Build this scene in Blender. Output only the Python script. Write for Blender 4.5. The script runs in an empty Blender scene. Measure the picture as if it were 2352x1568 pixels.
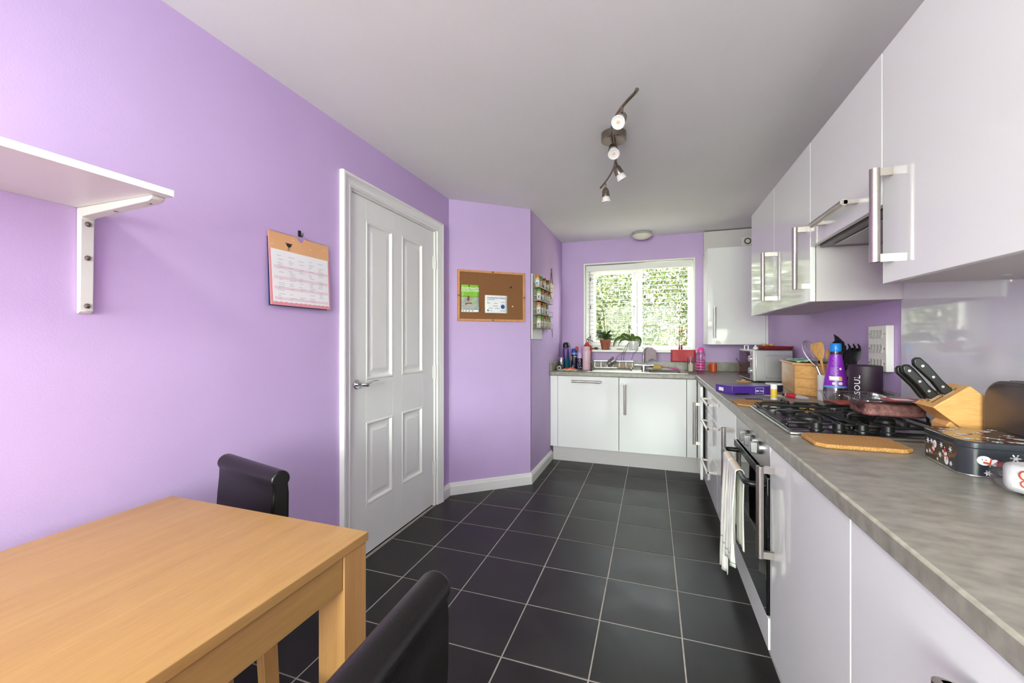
import bpy, bmesh, math, random
from mathutils import Vector, Matrix

# ------------------------------------------------------------------ scene, camera, light
sc = bpy.context.scene
C = sc.collection
RND = random.Random(11)
PI = math.pi

cam_d = bpy.data.cameras.new('camera'); cam = bpy.data.objects.new('camera', cam_d); C.objects.link(cam)
cam.location = (0, 0, 1.23); cam.rotation_euler = (PI/2, 0, math.radians(18.909))
cam_d.sensor_fit = 'HORIZONTAL'; cam_d.sensor_width = 36; cam_d.lens = 940/2352*36
cam_d.shift_y = -4/2352; cam_d.clip_start = 0.02; cam_d.clip_end = 200
sc.camera = cam

sc.view_settings.view_transform = 'Standard'; sc.view_settings.look = 'None'
sc.view_settings.gamma = 1.0; sc.view_settings.use_curve_mapping = False
sc.view_settings.exposure = 0.14
sc.cycles.use_denoising = True
sc.cycles.max_bounces = 10; sc.cycles.diffuse_bounces = 6; sc.cycles.glossy_bounces = 5
sc.cycles.transparent_max_bounces = 16; sc.cycles.sample_clamp_indirect = 6
sc.cycles.caustics_reflective = False; sc.cycles.caustics_refractive = False

world = bpy.data.worlds.new('daylight'); sc.world = world; world.use_nodes = True
wn = world.node_tree; bg = wn.nodes['Background']
sky = wn.nodes.new('ShaderNodeTexSky'); sky.sky_type = 'NISHITA'; sky.sun_disc = False
sky.sun_elevation = math.radians(48); sky.sun_rotation = math.radians(90); sky.air_density = 1.0; sky.dust_density = 3.0
hs = wn.nodes.new('ShaderNodeHueSaturation'); hs.inputs['Saturation'].default_value = .35   # hazy bright day
wn.links.new(sky.outputs[0], hs.inputs['Color']); wn.links.new(hs.outputs[0], bg.inputs[0]); bg.inputs[1].default_value = 3.5

def lamp(name, kind, loc, rot, energy, col=(1, 1, 1), **k):
    d = bpy.data.lights.new(name, kind); d.energy = energy; d.color = col
    for a, v in k.items(): setattr(d, a, v)
    o = bpy.data.objects.new(name, d); C.objects.link(o); o.location = loc; o.rotation_euler = rot
    return o
# sun high over the side of the house: it lights the garden, not the room
lamp('sun', 'SUN', (8, 6, 9), (math.radians(14), math.radians(46), 0), 75, (1, .97, .78), angle=math.radians(1))
# daylight entering through the wide window behind the photographer
lamp('dining_window_daylight', 'AREA', (-0.35, -2.92, 1.56), (PI/2+math.radians(23), 0, 0), 214, (.85, 1, .785), shape='RECTANGLE', size=2.1, size_y=1.36)
# unseen lamp added over the dining end so the wall shelf casts a shadow
lamp('added_dining_lamp', 'AREA', (-.50, -.25, 2.265), (0, 0, 0), 17, (.90, 1, .82), shape='DISK', size=.34)
# sampling portal for the sky seen through the kitchen window (gives no light of its own)
_p = lamp('kitchen_window_portal', 'AREA', (-.156, 4.84, 1.59), (-PI/2, 0, 0), 1, shape='RECTANGLE', size=1.14, size_y=.98)
_p.data.cycles.is_portal = True

# ------------------------------------------------------------------ mesh helpers
class MB:
    def __init__(s): s.v = []; s.f = []
    def add(s, v, f):
        n = len(s.v); s.v += [Vector(p) for p in v]; s.f += [tuple(i+n for i in q) for q in f]; return s
    def box(s, x0, y0, z0, x1, y1, z1):
        if x0 > x1: x0, x1 = x1, x0
        if y0 > y1: y0, y1 = y1, y0
        if z0 > z1: z0, z1 = z1, z0
        return s.add([(x0,y0,z0),(x1,y0,z0),(x1,y1,z0),(x0,y1,z0),(x0,y0,z1),(x1,y0,z1),(x1,y1,z1),(x0,y1,z1)],
                     [(0,3,2,1),(4,5,6,7),(0,1,5,4),(1,2,6,5),(2,3,7,6),(3,0,4,7)])
    def prism(s, poly, axis, a, b):
        area = sum(p[0]*q[1]-q[0]*p[1] for p, q in zip(poly, poly[1:]+poly[:1]))
        P = list(poly) if area > 0 else list(poly)[::-1]
        n = len(P)
        m = {'x': lambda u, v, t: (t, u, v), 'y': lambda u, v, t: (u, t, v), 'z': lambda u, v, t: (u, v, t)}[axis]
        v = [m(u, w, a) for u, w in P]+[m(u, w, b) for u, w in P]
        f = [tuple(range(n))[::-1], tuple(range(n, 2*n))]+[(i, (i+1) % n, n+(i+1) % n, n+i) for i in range(n)]
        if (axis == 'y') != (b < a): f = [q[::-1] for q in f]
        return s.add(v, f)
    def cyl(s, a, b, r, r2=None, n=14, caps=True):
        a = Vector(a); b = Vector(b); r2 = r if r2 is None else r2
        d = (b-a).normalized(); u = d.orthogonal().normalized(); w = d.cross(u)
        v = []
        for p, q in ((a, r), (b, r2)):
            for i in range(n):
                t = 2*PI*i/n; v.append(p+u*(q*math.cos(t))+w*(q*math.sin(t)))
        f = [(i, (i+1) % n, n+(i+1) % n, n+i) for i in range(n)]
        if caps: f += [tuple(range(n))[::-1], tuple(range(n, 2*n))]
        return s.add(v, f)
    def lathe(s, prof, c=(0, 0, 0), n=24, axis=None):
        rings = []; v = []; f = []
        for r, z in prof:
            if r < 1e-6: rings.append([len(v)]); v.append(Vector((0, 0, z)))
            else:
                rings.append(list(range(len(v), len(v)+n)))
                v += [Vector((r*math.cos(2*PI*i/n), r*math.sin(2*PI*i/n), z)) for i in range(n)]
        for A, B in zip(rings, rings[1:]):
            for i in range(n):
                j = (i+1) % n
                if len(A) == 1 and len(B) == 1: continue
                if len(A) == 1: f.append((A[0], B[j], B[i]))
                elif len(B) == 1: f.append((A[i], A[j], B[0]))
                else: f.append((A[i], A[j], B[j], B[i]))
        if axis is not None:
            q = Vector((0, 0, 1)).rotation_difference(Vector(axis)); v = [q @ p for p in v]
        return s.add([p+Vector(c) for p in v], f)
    def tube(s, pts, r, n=8, closed=False, radii=None):
        P = [Vector(p) for p in pts]; m = len(P); v = []; f = []
        u = None
        for i in range(m):
            if closed: d = P[(i+1) % m]-P[i-1]
            else: d = P[min(i+1, m-1)]-P[max(i-1, 0)]
            d.normalize()
            if u is None: u = d.orthogonal().normalized()
            else:
                u = (u-d*u.dot(d))
                u = u.normalized() if u.length > 1e-6 else d.orthogonal().normalized()
            w = d.cross(u); q = radii[i] if radii else r
            v += [P[i]+u*(q*math.cos(2*PI*k/n))+w*(q*math.sin(2*PI*k/n)) for k in range(n)]
        for i in range(m if closed else m-1):
            a = i*n; b = ((i+1) % m)*n
            f += [(a+k, a+(k+1) % n, b+(k+1) % n, b+k) for k in range(n)]
        if not closed: f += [tuple(range(n))[::-1], tuple(range((m-1)*n, m*n))]
        return s.add(v, f)
    def ell(s, c, rx, ry, rz, n=16, m=10):
        k = len(s.v)
        s.lathe([(max(math.sin(PI*i/m), 0) if 0 < i < m else 0, -math.cos(PI*i/m)) for i in range(m+1)], (0, 0, 0), n)
        for i in range(k, len(s.v)):
            p = s.v[i]; s.v[i] = Vector((p.x*rx+c[0], p.y*ry+c[1], p.z*rz+c[2]))
        return s
    def grid(s, fn, nu, nv, close_u=False):
        v = [fn(i/nu, j/nv) for j in range(nv+1) for i in range(nu+1)]
        f = [(j*(nu+1)+i, j*(nu+1)+i+1, (j+1)*(nu+1)+i+1, (j+1)*(nu+1)+i) for j in range(nv) for i in range(nu)]
        return s.add(v, f)
    def xf(s, M, start=0):
        for i in range(start, len(s.v)): s.v[i] = M @ s.v[i]
        return s
    def join(s, o): return s.add(o.v, o.f)

ORIG = {}
def _mesh(name, mb, org, smooth=35):
    me = bpy.data.meshes.new(name)
    me.from_pydata([tuple(p-org) for p in mb.v], [], mb.f); me.validate()
    if smooth:
        me.shade_smooth(); me.set_sharp_from_angle(angle=math.radians(smooth))
    return me
def obj(name, mb, mat, parent=None, bevel=0.0, local=False, smooth=35, kind=None, label=None, subsurf=0, solid=0, segs=2):
    if parent is not None: org = Vector((0, 0, 0)) if local else ORIG[parent.name]
    else:
        xs = [p.x for p in mb.v]; ys = [p.y for p in mb.v]; zs = [p.z for p in mb.v]
        org = Vector(((min(xs)+max(xs))/2, (min(ys)+max(ys))/2, min(zs)))
    me = _mesh(name, mb, org, smooth)
    o = bpy.data.objects.new(name, me); C.objects.link(o)
    me.materials.append(MAT[mat] if isinstance(mat, str) else mat)
    if parent is not None: o.parent = parent; ORIG[o.name] = ORIG[parent.name]
    else: o.location = org; ORIG[o.name] = org
    if solid:
        m = o.modifiers.new('solid', 'SOLIDIFY'); m.thickness = solid; m.offset = 0
    if bevel:
        m = o.modifiers.new('bevel', 'BEVEL'); m.width = bevel; m.segments = segs; m.limit_method = 'ANGLE'; m.angle_limit = math.radians(40)
        m.harden_normals = False
    if subsurf:
        m = o.modifiers.new('sub', 'SUBSURF'); m.levels = subsurf; m.render_levels = subsurf
    if kind: o['kind'] = kind
    if label: o['label'] = label
    return o
def tag(o, label, cat, group=None, kind=None):
    o['label'] = label; o['category'] = cat
    if group: o['group'] = group
    if kind: o['kind'] = kind
    return o
def thing(name, label, cat, loc=(0, 0, 0), rz=0, group=None, kind=None):
    o = bpy.data.objects.new(name, None); C.objects.link(o); o.location = loc; o.rotation_euler = (0, 0, rz)
    o.empty_display_size = .05
    ORIG[o.name] = Vector(loc); return tag(o, label, cat, group, kind)
def dup(o, parent=None):
    c = o.copy(); C.objects.link(c); c.parent = parent
    ORIG[c.name] = ORIG[o.name]
    for ch in list(o.children): dup(ch, c)
    return c
def frame_loft(pts, prof, place, closed=True):
    """pts: rectangle (u0,v0,u1,v1); prof: [(outward offset, height)]; place(u,v,h)->xyz"""
    u0, v0, u1, v1 = pts; mb = MB(); n = len(prof); v = []; f = []
    for d, h in prof:
        c = [(u0-d, v0-d), (u0-d, v1+d), (u1+d, v1+d), (u1+d, v0-d)]
        if not closed: c[0] = (u0-d, v0); c[3] = (u1+d, v0)
        v += [place(a, b, h) for a, b in c]
    for i in range(n-1):
        for k in range(4 if closed else 3):
            j = (k+1) % 4; f.append((i*4+k, i*4+j, (i+1)*4+j, (i+1)*4+k))
    return mb.add(v, f)
def text_mb(s, size, ext=0.0002, align='CENTER', spacing=1.0, bold=0.0):
    cu = bpy.data.curves.new('t', 'FONT'); cu.body = s; cu.size = size; cu.extrude = ext; cu.align_x = align; cu.align_y = 'CENTER'
    cu.space_character = spacing; cu.offset = bold; cu.resolution_u = 2
    o = bpy.data.objects.new('t', cu); C.objects.link(o)
    dg = bpy.context.evaluated_depsgraph_get(); me = bpy.data.meshes.new_from_object(o.evaluated_get(dg))
    mb = MB().add([v.co.copy() for v in me.vertices], [tuple(p.vertices) for p in me.polygons])
    bpy.data.objects.remove(o); bpy.data.curves.remove(cu); bpy.data.meshes.remove(me)
    return mb
def basis(o, ux, uy):
    ux = Vector(ux).normalized(); uy = Vector(uy).normalized(); uz = ux.cross(uy)
    return Matrix(((ux.x, uy.x, uz.x, o[0]), (ux.y, uy.y, uz.y, o[1]), (ux.z, uy.z, uz.z, o[2]), (0, 0, 0, 1)))
def disc_pts(cx, cy, rx, ry=None, n=14, rot=0):
    ry = rx if ry is None else ry
    return [(cx+math.cos(rot)*rx*math.cos(2*PI*i/n)-math.sin(rot)*ry*math.sin(2*PI*i/n),
             cy+math.sin(rot)*rx*math.cos(2*PI*i/n)+math.cos(rot)*ry*math.sin(2*PI*i/n)) for i in range(n)]
def rrect(x0, y0, x1, y1, r, n=5):
    p = []
    for cx, cy, a in ((x1-r, y1-r, 0), (x0+r, y1-r, PI/2), (x0+r, y0+r, PI), (x1-r, y0+r, 3*PI/2)):
        p += [(cx+r*math.cos(a+PI/2*i/n), cy+r*math.sin(a+PI/2*i/n)) for i in range(n+1)]
    return p
def bez(p0, p1, p2, p3, n=10):
    p0, p1, p2, p3 = map(Vector, (p0, p1, p2, p3)); r = []
    for i in range(n+1):
        t = i/n; r.append(p0*(1-t)**3+p1*3*t*(1-t)**2+p2*3*t*t*(1-t)+p3*t**3)
    return r

# ------------------------------------------------------------------ materials
def lin(c):
    if isinstance(c, str): c = tuple(int(c[i:i+2], 16) for i in (0, 2, 4))
    return tuple(((x/255)/12.92 if x/255 <= .04045 else ((x/255+.055)/1.055)**2.4) for x in c)+(1,)
MAT = {}
def M(name, col, rough=.5, metal=0., spec=.5, coat=0., vary=.04, vscale=8., bump=0., bscale=60., stretch=(1, 1, 1), col2=None, ramp=(.35, .65), rvar=0., sheen=0., aniso=0., emit=0., detail=4.):
    m = bpy.data.materials.new(name); m.use_nodes = True; nt = m.node_tree; N = nt.nodes; L = nt.links
    b = N['Principled BSDF']; b.inputs['Roughness'].default_value = rough; b.inputs['Metallic'].default_value = metal
    b.inputs['Specular IOR Level'].default_value = spec; b.inputs['Coat Weight'].default_value = coat; b.inputs['Coat Roughness'].default_value = .03
    if sheen: b.inputs['Sheen Weight'].default_value = sheen
    if aniso: b.inputs['Anisotropic'].default_value = aniso
    tc = N.new('ShaderNodeTexCoord'); mp = N.new('ShaderNodeMapping'); L.new(tc.outputs['Object'], mp.inputs[0]); mp.inputs['Scale'].default_value = stretch
    nz = N.new('ShaderNodeTexNoise'); nz.inputs['Scale'].default_value = vscale; nz.inputs['Detail'].default_value = detail; L.new(mp.outputs[0], nz.inputs['Vector'])
    cr = N.new('ShaderNodeValToRGB'); L.new(nz.outputs[0], cr.inputs[0])
    c = lin(col)
    if col2 is None: a = tuple(x*(1-vary) for x in c[:3])+(1,); d = tuple(min(1, x*(1+vary)) for x in c[:3])+(1,)
    else: a = c; d = lin(col2)
    cr.color_ramp.elements[0].position = ramp[0]; cr.color_ramp.elements[1].position = ramp[1]
    cr.color_ramp.elements[0].color = a; cr.color_ramp.elements[1].color = d
    L.new(cr.outputs[0], b.inputs['Base Color'])
    if rvar:
        mr = N.new('ShaderNodeMapRange'); L.new(nz.outputs[0], mr.inputs[0]); mr.inputs[1].default_value = .3; mr.inputs[2].default_value = .7
        mr.inputs[3].default_value = rough-rvar; mr.inputs[4].default_value = rough+rvar; L.new(mr.outputs[0], b.inputs['Roughness'])
    if bump:
        n2 = N.new('ShaderNodeTexNoise'); n2.inputs['Scale'].default_value = bscale; n2.inputs['Detail'].default_value = 3; L.new(mp.outputs[0], n2.inputs['Vector'])
        bp = N.new('ShaderNodeBump'); bp.inputs['Strength'].default_value = bump; bp.inputs['Distance'].default_value = .002
        L.new(n2.outputs[0], bp.inputs['Height']); L.new(bp.outputs[0], b.inputs['Normal'])
    if emit: b.inputs['Emission Strength'].default_value = emit; L.new(cr.outputs[0], b.inputs['Emission Color'])
    MAT[name] = m; return m
def thin_glass(name, tint=(1, 1, 1), refl=.12, rough=.02, dark=1.0, fres=.8):
    m = bpy.data.materials.new(name); m.use_nodes = True; nt = m.node_tree; N = nt.nodes; L = nt.links
    N.remove(N['Principled BSDF']); out = N['Material Output']
    t = N.new('ShaderNodeBsdfTransparent'); g = N.new('ShaderNodeBsdfGlossy'); g.inputs['Roughness'].default_value = rough
    tc = N.new('ShaderNodeTexCoord'); nz = N.new('ShaderNodeTexNoise'); nz.inputs['Scale'].default_value = 6; L.new(tc.outputs['Object'], nz.inputs[0])
    cr = N.new('ShaderNodeValToRGB'); L.new(nz.outputs[0], cr.inputs[0])
    cr.color_ramp.elements[0].color = tuple(x*.97*dark for x in tint)+(1,); cr.color_ramp.elements[1].color = tuple(x*dark for x in tint)+(1,)
    L.new(cr.outputs[0], t.inputs[0])
    fr = N.new('ShaderNodeFresnel'); fr.inputs[0].default_value = 1.45
    ml = N.new('ShaderNodeMath'); ml.operation = 'MULTIPLY_ADD'; ml.inputs[1].default_value = fres; ml.inputs[2].default_value = refl*.3; L.new(fr.outputs[0], ml.inputs[0])
    mx = N.new('ShaderNodeMixShader'); L.new(ml.outputs[0], mx.inputs[0]); L.new(t.outputs[0], mx.inputs[1]); L.new(g.outputs[0], mx.inputs[2])
    L.new(mx.outputs[0], out.inputs[0]); MAT[name] = m; return m
def wood(name, c1, c2, stretch, rough=.42, scale=5., fine=.35, coat=0.):
    m = bpy.data.materials.new(name); m.use_nodes = True; nt = m.node_tree; N = nt.nodes; L = nt.links
    b = N['Principled BSDF']; b.inputs['Roughness'].default_value = rough; b.inputs['Coat Weight'].default_value = coat
    tc = N.new('ShaderNodeTexCoord'); mp = N.new('ShaderNodeMapping'); mp.inputs['Scale'].default_value = stretch; L.new(tc.outputs['Object'], mp.inputs[0])
    n1 = N.new('ShaderNodeTexNoise'); n1.inputs['Scale'].default_value = scale; n1.inputs['Detail'].default_value = 5; n1.inputs['Distortion'].default_value = .6; L.new(mp.outputs[0], n1.inputs[0])
    n2 = N.new('ShaderNodeTexNoise'); n2.inputs['Scale'].default_value = scale*9; n2.inputs['Detail'].default_value = 3; L.new(mp.outputs[0], n2.inputs[0])
    mx = N.new('ShaderNodeMix'); mx.data_type = 'FLOAT'; mx.inputs[0].default_value = fine; L.new(n1.outputs[0], mx.inputs[2]); L.new(n2.outputs[0], mx.inputs[3])
    cr = N.new('ShaderNodeValToRGB'); cr.color_ramp.elements[0].position = .30; cr.color_ramp.elements[1].position = .68
    cr.color_ramp.elements[0].color = lin(c1); cr.color_ramp.elements[1].color = lin(c2)
    L.new(mx.outputs[0], cr.inputs[0]); L.new(cr.outputs[0], b.inputs['Base Color'])
    bp = N.new('ShaderNodeBump'); bp.inputs['Strength'].default_value = .06; bp.inputs['Distance'].default_value = .001; L.new(n2.outputs[0], bp.inputs['Height']); L.new(bp.outputs[0], b.inputs['Normal'])
    MAT[name] = m; return m
def stripes(name, cols, scale, axis=2, rough=.6):
    """soft vertical blend of colours along an object axis (printed or dipped finish)"""
    m = bpy.data.materials.new(name); m.use_nodes = True; nt = m.node_tree; N = nt.nodes; L = nt.links
    b = N['Principled BSDF']; b.inputs['Roughness'].default_value = rough
    tc = N.new('ShaderNodeTexCoord'); sp = N.new('ShaderNodeSeparateXYZ'); L.new(tc.outputs['Object'], sp.inputs[0])
    mr = N.new('ShaderNodeMath'); mr.operation = 'MULTIPLY'; mr.inputs[1].default_value = scale; L.new(sp.outputs[axis], mr.inputs[0])
    cr = N.new('ShaderNodeValToRGB'); L.new(mr.outputs[0], cr.inputs[0])
    while len(cr.color_ramp.elements) < len(cols): cr.color_ramp.elements.new(.5)
    for e, (p, c) in zip(cr.color_ramp.elements, cols): e.position = p; e.color = lin(c)
    L.new(cr.outputs[0], b.inputs['Base Color']); MAT[name] = m; return m

M('wall_purple', (198, 172, 216), .62, vary=.02, vscale=3, bump=.12, bscale=220)
M('ceiling_white', (238, 238, 233), .8, vary=.012, vscale=2, bump=.1, bscale=150)
M('tile_black', (31, 30, 29), .36, spec=.25, col2=(48, 46, 44), vscale=3.2, bump=.06, bscale=40, rvar=.08, ramp=(.3, .7))
M('grout', (172, 164, 156), .85, vary=.1, vscale=30)
M('gloss_white', (240, 240, 238), .07, spec=.8, coat=.0, vary=.006, vscale=3)
M('satin_white', (238, 238, 234), .38, vary=.01, vscale=4)
M('door_white', (240, 242, 236), .42, vary=.012, vscale=3, bump=.03, bscale=90)
M('upvc', (242, 241, 238), .3, vary=.008, vscale=4)
M('carcass', (205, 199, 198), .45, vary=.015, vscale=6)
M('worktop_grey', (124, 121, 110), .32, col2=(158, 154, 141), vscale=24, stretch=(1, 1.7, 1.4), bump=.05, bscale=80, detail=8., ramp=(.28, .70))
M('steel', (196, 188, 180), .28, metal=1, vary=.05, vscale=40, stretch=(1, 1, 12), aniso=.3)
M('steel_panel', (178, 177, 176), .34, metal=1, vary=.04, vscale=30, stretch=(10, 1, 1))
M('chrome', (225, 225, 228), .08, metal=1, vary=.02)
M('nickel', (150, 138, 128), .26, metal=1, vary=.06, vscale=30)
M('wire', (205, 203, 200), .22, metal=1, vary=.03)
M('black_plastic', (18, 18, 19), .35, vary=.15)
M('black_enamel', (20, 20, 21), .16, vary=.2, vscale=20, coat=.4)
M('cast_iron', (22, 21, 21), .45, vary=.2, bump=.1, bscale=200)
M('black_glass', (10, 10, 11), .04, spec=.6, vary=.1)
M('leather', (12, 10, 10), .30, vary=.2, vscale=6, bump=.22, bscale=260, spec=.45)
wood('oak', (160, 119, 64), (178, 138, 82), (14, 1.0, 14), rough=.36, scale=1.6, fine=.4)
wood('oak_leg', (164, 118, 66), (186, 141, 87), (14, 14, 1.0), rough=.42, scale=1.6)
wood('beech', (196, 140, 78), (226, 178, 112), (12, 1.2, 12), rough=.4, scale=3)
wood('beech_x', (196, 140, 78), (226, 178, 112), (1.5, 12, 12), rough=.4, scale=3)
wood('spoon_wood', (188, 134, 74), (222, 176, 116), (10, 10, 2), rough=.5, scale=5)
wood('frame_wood', (190, 128, 74), (214, 158, 104), (6, 6, 3), rough=.5, scale=5)
M('cork', (122, 80, 46), .85, col2=(140, 95, 56), vscale=280, bump=.2, bscale=160, detail=2)
M('cork_mat', (146, 96, 42), .8, col2=(204, 154, 90), vscale=260, bump=.5, bscale=150, detail=3, ramp=(.3, .7))
M('paper', (240, 240, 240), .7, vary=.01)
M('terracotta', (158, 92, 66), .75, vary=.1, vscale=14, bump=.1)
M('leaf_dark', (44, 66, 30), .4, vary=.25, vscale=20)
M('leaf_orchid', (78, 104, 36), .34, vary=.2, vscale=14)
M('stem', (62, 52, 38), .6, vary=.2)
M('root', (86, 84, 88), .7, vary=.2)
M('ceramic_white', (232, 230, 230), .22, vary=.01, coat=.3)
M('soil', (40, 28, 20), .95, vary=.3, vscale=60)
M('red', (184, 38, 52), .5, vary=.06, vscale=10)
M('red_liquid', (206, 14, 22), .15, vary=.04, coat=.4)
M('orange', (206, 84, 42), .35, vary=.04)
M('rubber_blue', (24, 62, 150), .45, vary=.05)
M('navy', (22, 24, 64), .4, vary=.08)
M('sky_blue', (96, 150, 214), .4, vary=.04)
M('lilac', (196, 160, 220), .35, vary=.03)
M('pink_flask', (226, 190, 204), .42, vary=.015)
M('hot_pink', (234, 84, 168), .3, vary=.03)
M('mauve_dark', (52, 34, 58), .3, vary=.05)
M('extinguisher', (176, 62, 56), .3, vary=.05, coat=.3)
M('yellow', (226, 186, 60), .5, vary=.05)
M('sponge', (220, 176, 92), .9, vary=.1, vscale=50, bump=.4, bscale=200)
M('cloth_grey', (176, 160, 164), .9, vary=.06, vscale=40, bump=.3, bscale=300)
M('cloth_white', (236, 234, 226), .9, vary=.03, vscale=25, bump=.4, bscale=180)
M('cloth_green', (112, 178, 148), .9, col2=(206, 226, 212), vscale=26, bump=.3, bscale=200, ramp=(.42, .58))
M('cloth_red', (112, 10, 24), .85, vary=.1, vscale=20, bump=.4, bscale=220)
M('green_line', (70, 120, 66), .9)
M('silver_plastic', (186, 186, 192), .3, metal=.6, vary=.02)
M('mw_glass', (44, 16, 30), .06, vary=.1, spec=.6)
M('purple_box', (74, 42, 140), .3, vary=.06, coat=.2)
M('purple_label', (132, 36, 176), .3, vary=.05)
M('cap_blue', (24, 128, 214), .35, vary=.03)
M('cream', (226, 214, 186), .6, vary=.04)
M('canister', (46, 28, 44), .5, vary=.05)
M('meat', (92, 50, 50), .6, col2=(134, 88, 84), vscale=60, bump=.5, bscale=150)
M('sauce', (206, 96, 44), .5, col2=(150, 40, 34), vscale=25)
M('tin_dark', (44, 48, 54), .2, vary=.05, coat=.4)
M('toaster', (98, 92, 90), .34, metal=.85, vary=.12, vscale=5, bump=.06, bscale=300)
M('green_jar', (98, 150, 62), .4, vary=.08)
M('brown_jar', (120, 62, 34), .45, vary=.08)
M('orange_jar', (196, 112, 54), .45, vary=.08)
M('spice_a', (196, 184, 140), .7, vary=.2, vscale=60)
M('spice_b', (150, 140, 96), .7, vary=.25, vscale=60)
M('barcode', (120, 124, 150), .7)
M('calendar_tan', (226, 172, 122), .7, vary=.02)
M('calendar_pink', (226, 150, 158), .7, vary=.02)
M('row_pink', (236, 214, 222), .7, vary=.01)
M('ink', (158, 158, 166), .8)
M('ink_dark', (40, 36, 36), .7)
M('navy_card', (22, 54, 104), .6)
M('leaflet_green', (128, 188, 40), .5, col2=(150, 204, 70), vscale=10)
M('leaflet_grey', (150, 156, 150), .5, col2=(196, 200, 192), vscale=14)
M('leaf_food_green', (140, 190, 80), .5)
M('brown_food', (120, 72, 46), .6, vary=.2, vscale=40)
M('cert_blue', (40, 86, 160), .5)
M('plastic_white', (222, 220, 214), .3, vary=.02)
M('rocker_grey', (176, 174, 170), .3, vary=.03)
M('splash_glass', (216, 217, 220), .05, spec=.6, coat=.5, vary=.006)
M('lamp_glass', (236, 232, 214), .3, vary=.01)
M('bulb_glass', (238, 234, 234), .25, vary=.02)
M('bulb_led', (236, 196, 160), .4, vary=.05)
M('hood_grey', (120, 116, 112), .4, vary=.05)
M('bark', (70, 56, 44), .9, vary=.3, vscale=20, bump=.5, bscale=40)
M('ground', (226, 222, 184), .95, vary=.08, vscale=3)
M('brick_out', (150, 110, 90), .9, vary=.1)
thin_glass('pane', (.97, 1, .98), .0, fres=.22)
thin_glass('clear', (.99, .99, .99), .15, .04, fres=.5)
stripes('towel_cloth', [(0, (236, 234, 226)), (.225, (236, 234, 226)), (.233, (86, 136, 80)), (.241, (236, 234, 226)), (.968, (236, 234, 226)), (.99, (226, 168, 92)), (1, (222, 140, 96))], 2.02, 2, .9)
thin_glass('clear_pink', (1, .80, .93), .1, .04, fres=.5)
thin_glass('clear_smoke', (.82, .80, .80), .3, .04)
thin_glass('film', (.97, .97, .98), .06, .12, fres=.35)
stripes('bottle_fade', [(0, (20, 96, 116)), (.42, (26, 92, 122)), (.6, (74, 52, 112)), (1, (92, 66, 130))], 4.6, 2, .38)
# ================================================================== the setting
XL, XS, XR, YB, YN, H = -1.525, -.985, 1.0, 4.66, -3.0, 2.345
DA, DB = (-1.525, 2.907), (-.985, 3.36)
def struct(name, mb, mat, label, cat, **k):
    o = obj(name, mb, mat, **k); tag(o, label, cat, kind='structure'); return o

# floor: screed slab (shows as grout) with every tile a piece of its own
floor = struct('floor', MB().box(XL-.02, YN, -.06, XR, YB, -.0013), 'grout', 'black square tiled kitchen floor with pale grey grout lines', 'floor')
TG = .3355; gx0, gy0 = -.8895, 1.489; g = .0025
tile_cache = {}
for i in range(-3, 8):
    for j in range(-14, 11):
        x0, x1 = gx0+i*TG+g, gx0+(i+1)*TG-g; y0, y1 = gy0+j*TG+g, gy0+(j+1)*TG-g
        x0 = max(x0, XL+.002); x1 = min(x1, XR-.45); y0 = max(y0, YN+.01); y1 = min(y1, YB-.42)
        if x1-x0 < .02 or y1-y0 < .02: continue
        # skip tiles wholly behind the angled wall
        if x1 < XS and y0 > 3.3: continue
        key = (round(x1-x0, 4), round(y1-y0, 4))
        if key not in tile_cache:
            w, d = (x1-x0)/2, (y1-y0)/2
            m = MB(); c = .0018
            m.add([(-w,-d,-.008),(w,-d,-.008),(w,d,-.008),(-w,d,-.008),(-w,-d,-c),(w,-d,-c),(w,d,-c),(-w,d,-c),(-w+c,-d+c,0),(w-c,-d+c,0),(w-c,d-c,0),(-w+c,d-c,0)],
                  [(0,1,5,4),(1,2,6,5),(2,3,7,6),(3,0,4,7),(4,5,9,8),(5,6,10,9),(6,7,11,10),(7,4,8,11),(8,9,10,11)])
            me = _mesh('floor_tile', m, Vector((0, 0, 0)), 0); me.materials.append(MAT['tile_black']); tile_cache[key] = me
        t = bpy.data.objects.new('floor_tile', tile_cache[key]); C.objects.link(t); t.parent = floor
        t.location = Vector(((x0+x1)/2, (y0+y1)/2, RND.uniform(-.0005, .0005)))-ORIG['floor']
        t.rotation_euler = (RND.uniform(-1, 1)*.0012, RND.uniform(-1, 1)*.0012, 0)

struct('ceiling', MB().box(XL-.14, YN-.14, H, XR+.14, YB+.22, H+.12), 'ceiling_white', 'plain white painted ceiling', 'ceiling')
m = MB()
for b in ((YN, 0, 1.775, H), (2.712, 0, 2.907, H), (1.775, 2.05, 2.712, H)): m.box(XL-.12, b[0], b[1], XL, b[2], b[3])
m.box(XL-.17, 1.70, 0, XL-.121, 2.80, 2.2)
struct('wall_left', m, 'wall_purple', 'long lilac wall with the panelled door', 'wall')
dx, dy = DB[0]-DA[0], DB[1]-DA[1]; dl = math.hypot(dx, dy); dux, duy = dx/dl, dy/dl; dnx, dny = duy, -dux  # normal into the room
struct('wall_corner', MB().prism([DA, DB, (DB[0]-.12, DB[1]+.02), (DA[0]-.12, DA[1]+.05)], 'z', 0, H), 'wall_purple', 'lilac angled wall behind the cork pinboard', 'wall')
struct('wall_side', MB().box(XS-.12, DB[1]+.022, 0, XS, YB+.2, H).prism([DB, (XS, DB[1]+.03), (XS-.12, DB[1]+.03), (XS-.12, DB[1]+.0205)], 'z', 0, H), 'wall_purple', 'short lilac wall with the spice rack', 'wall')
WX0, WX1, WZ0, WZ1 = -.729, .417, 1.10, 2.083
m = MB()
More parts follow.
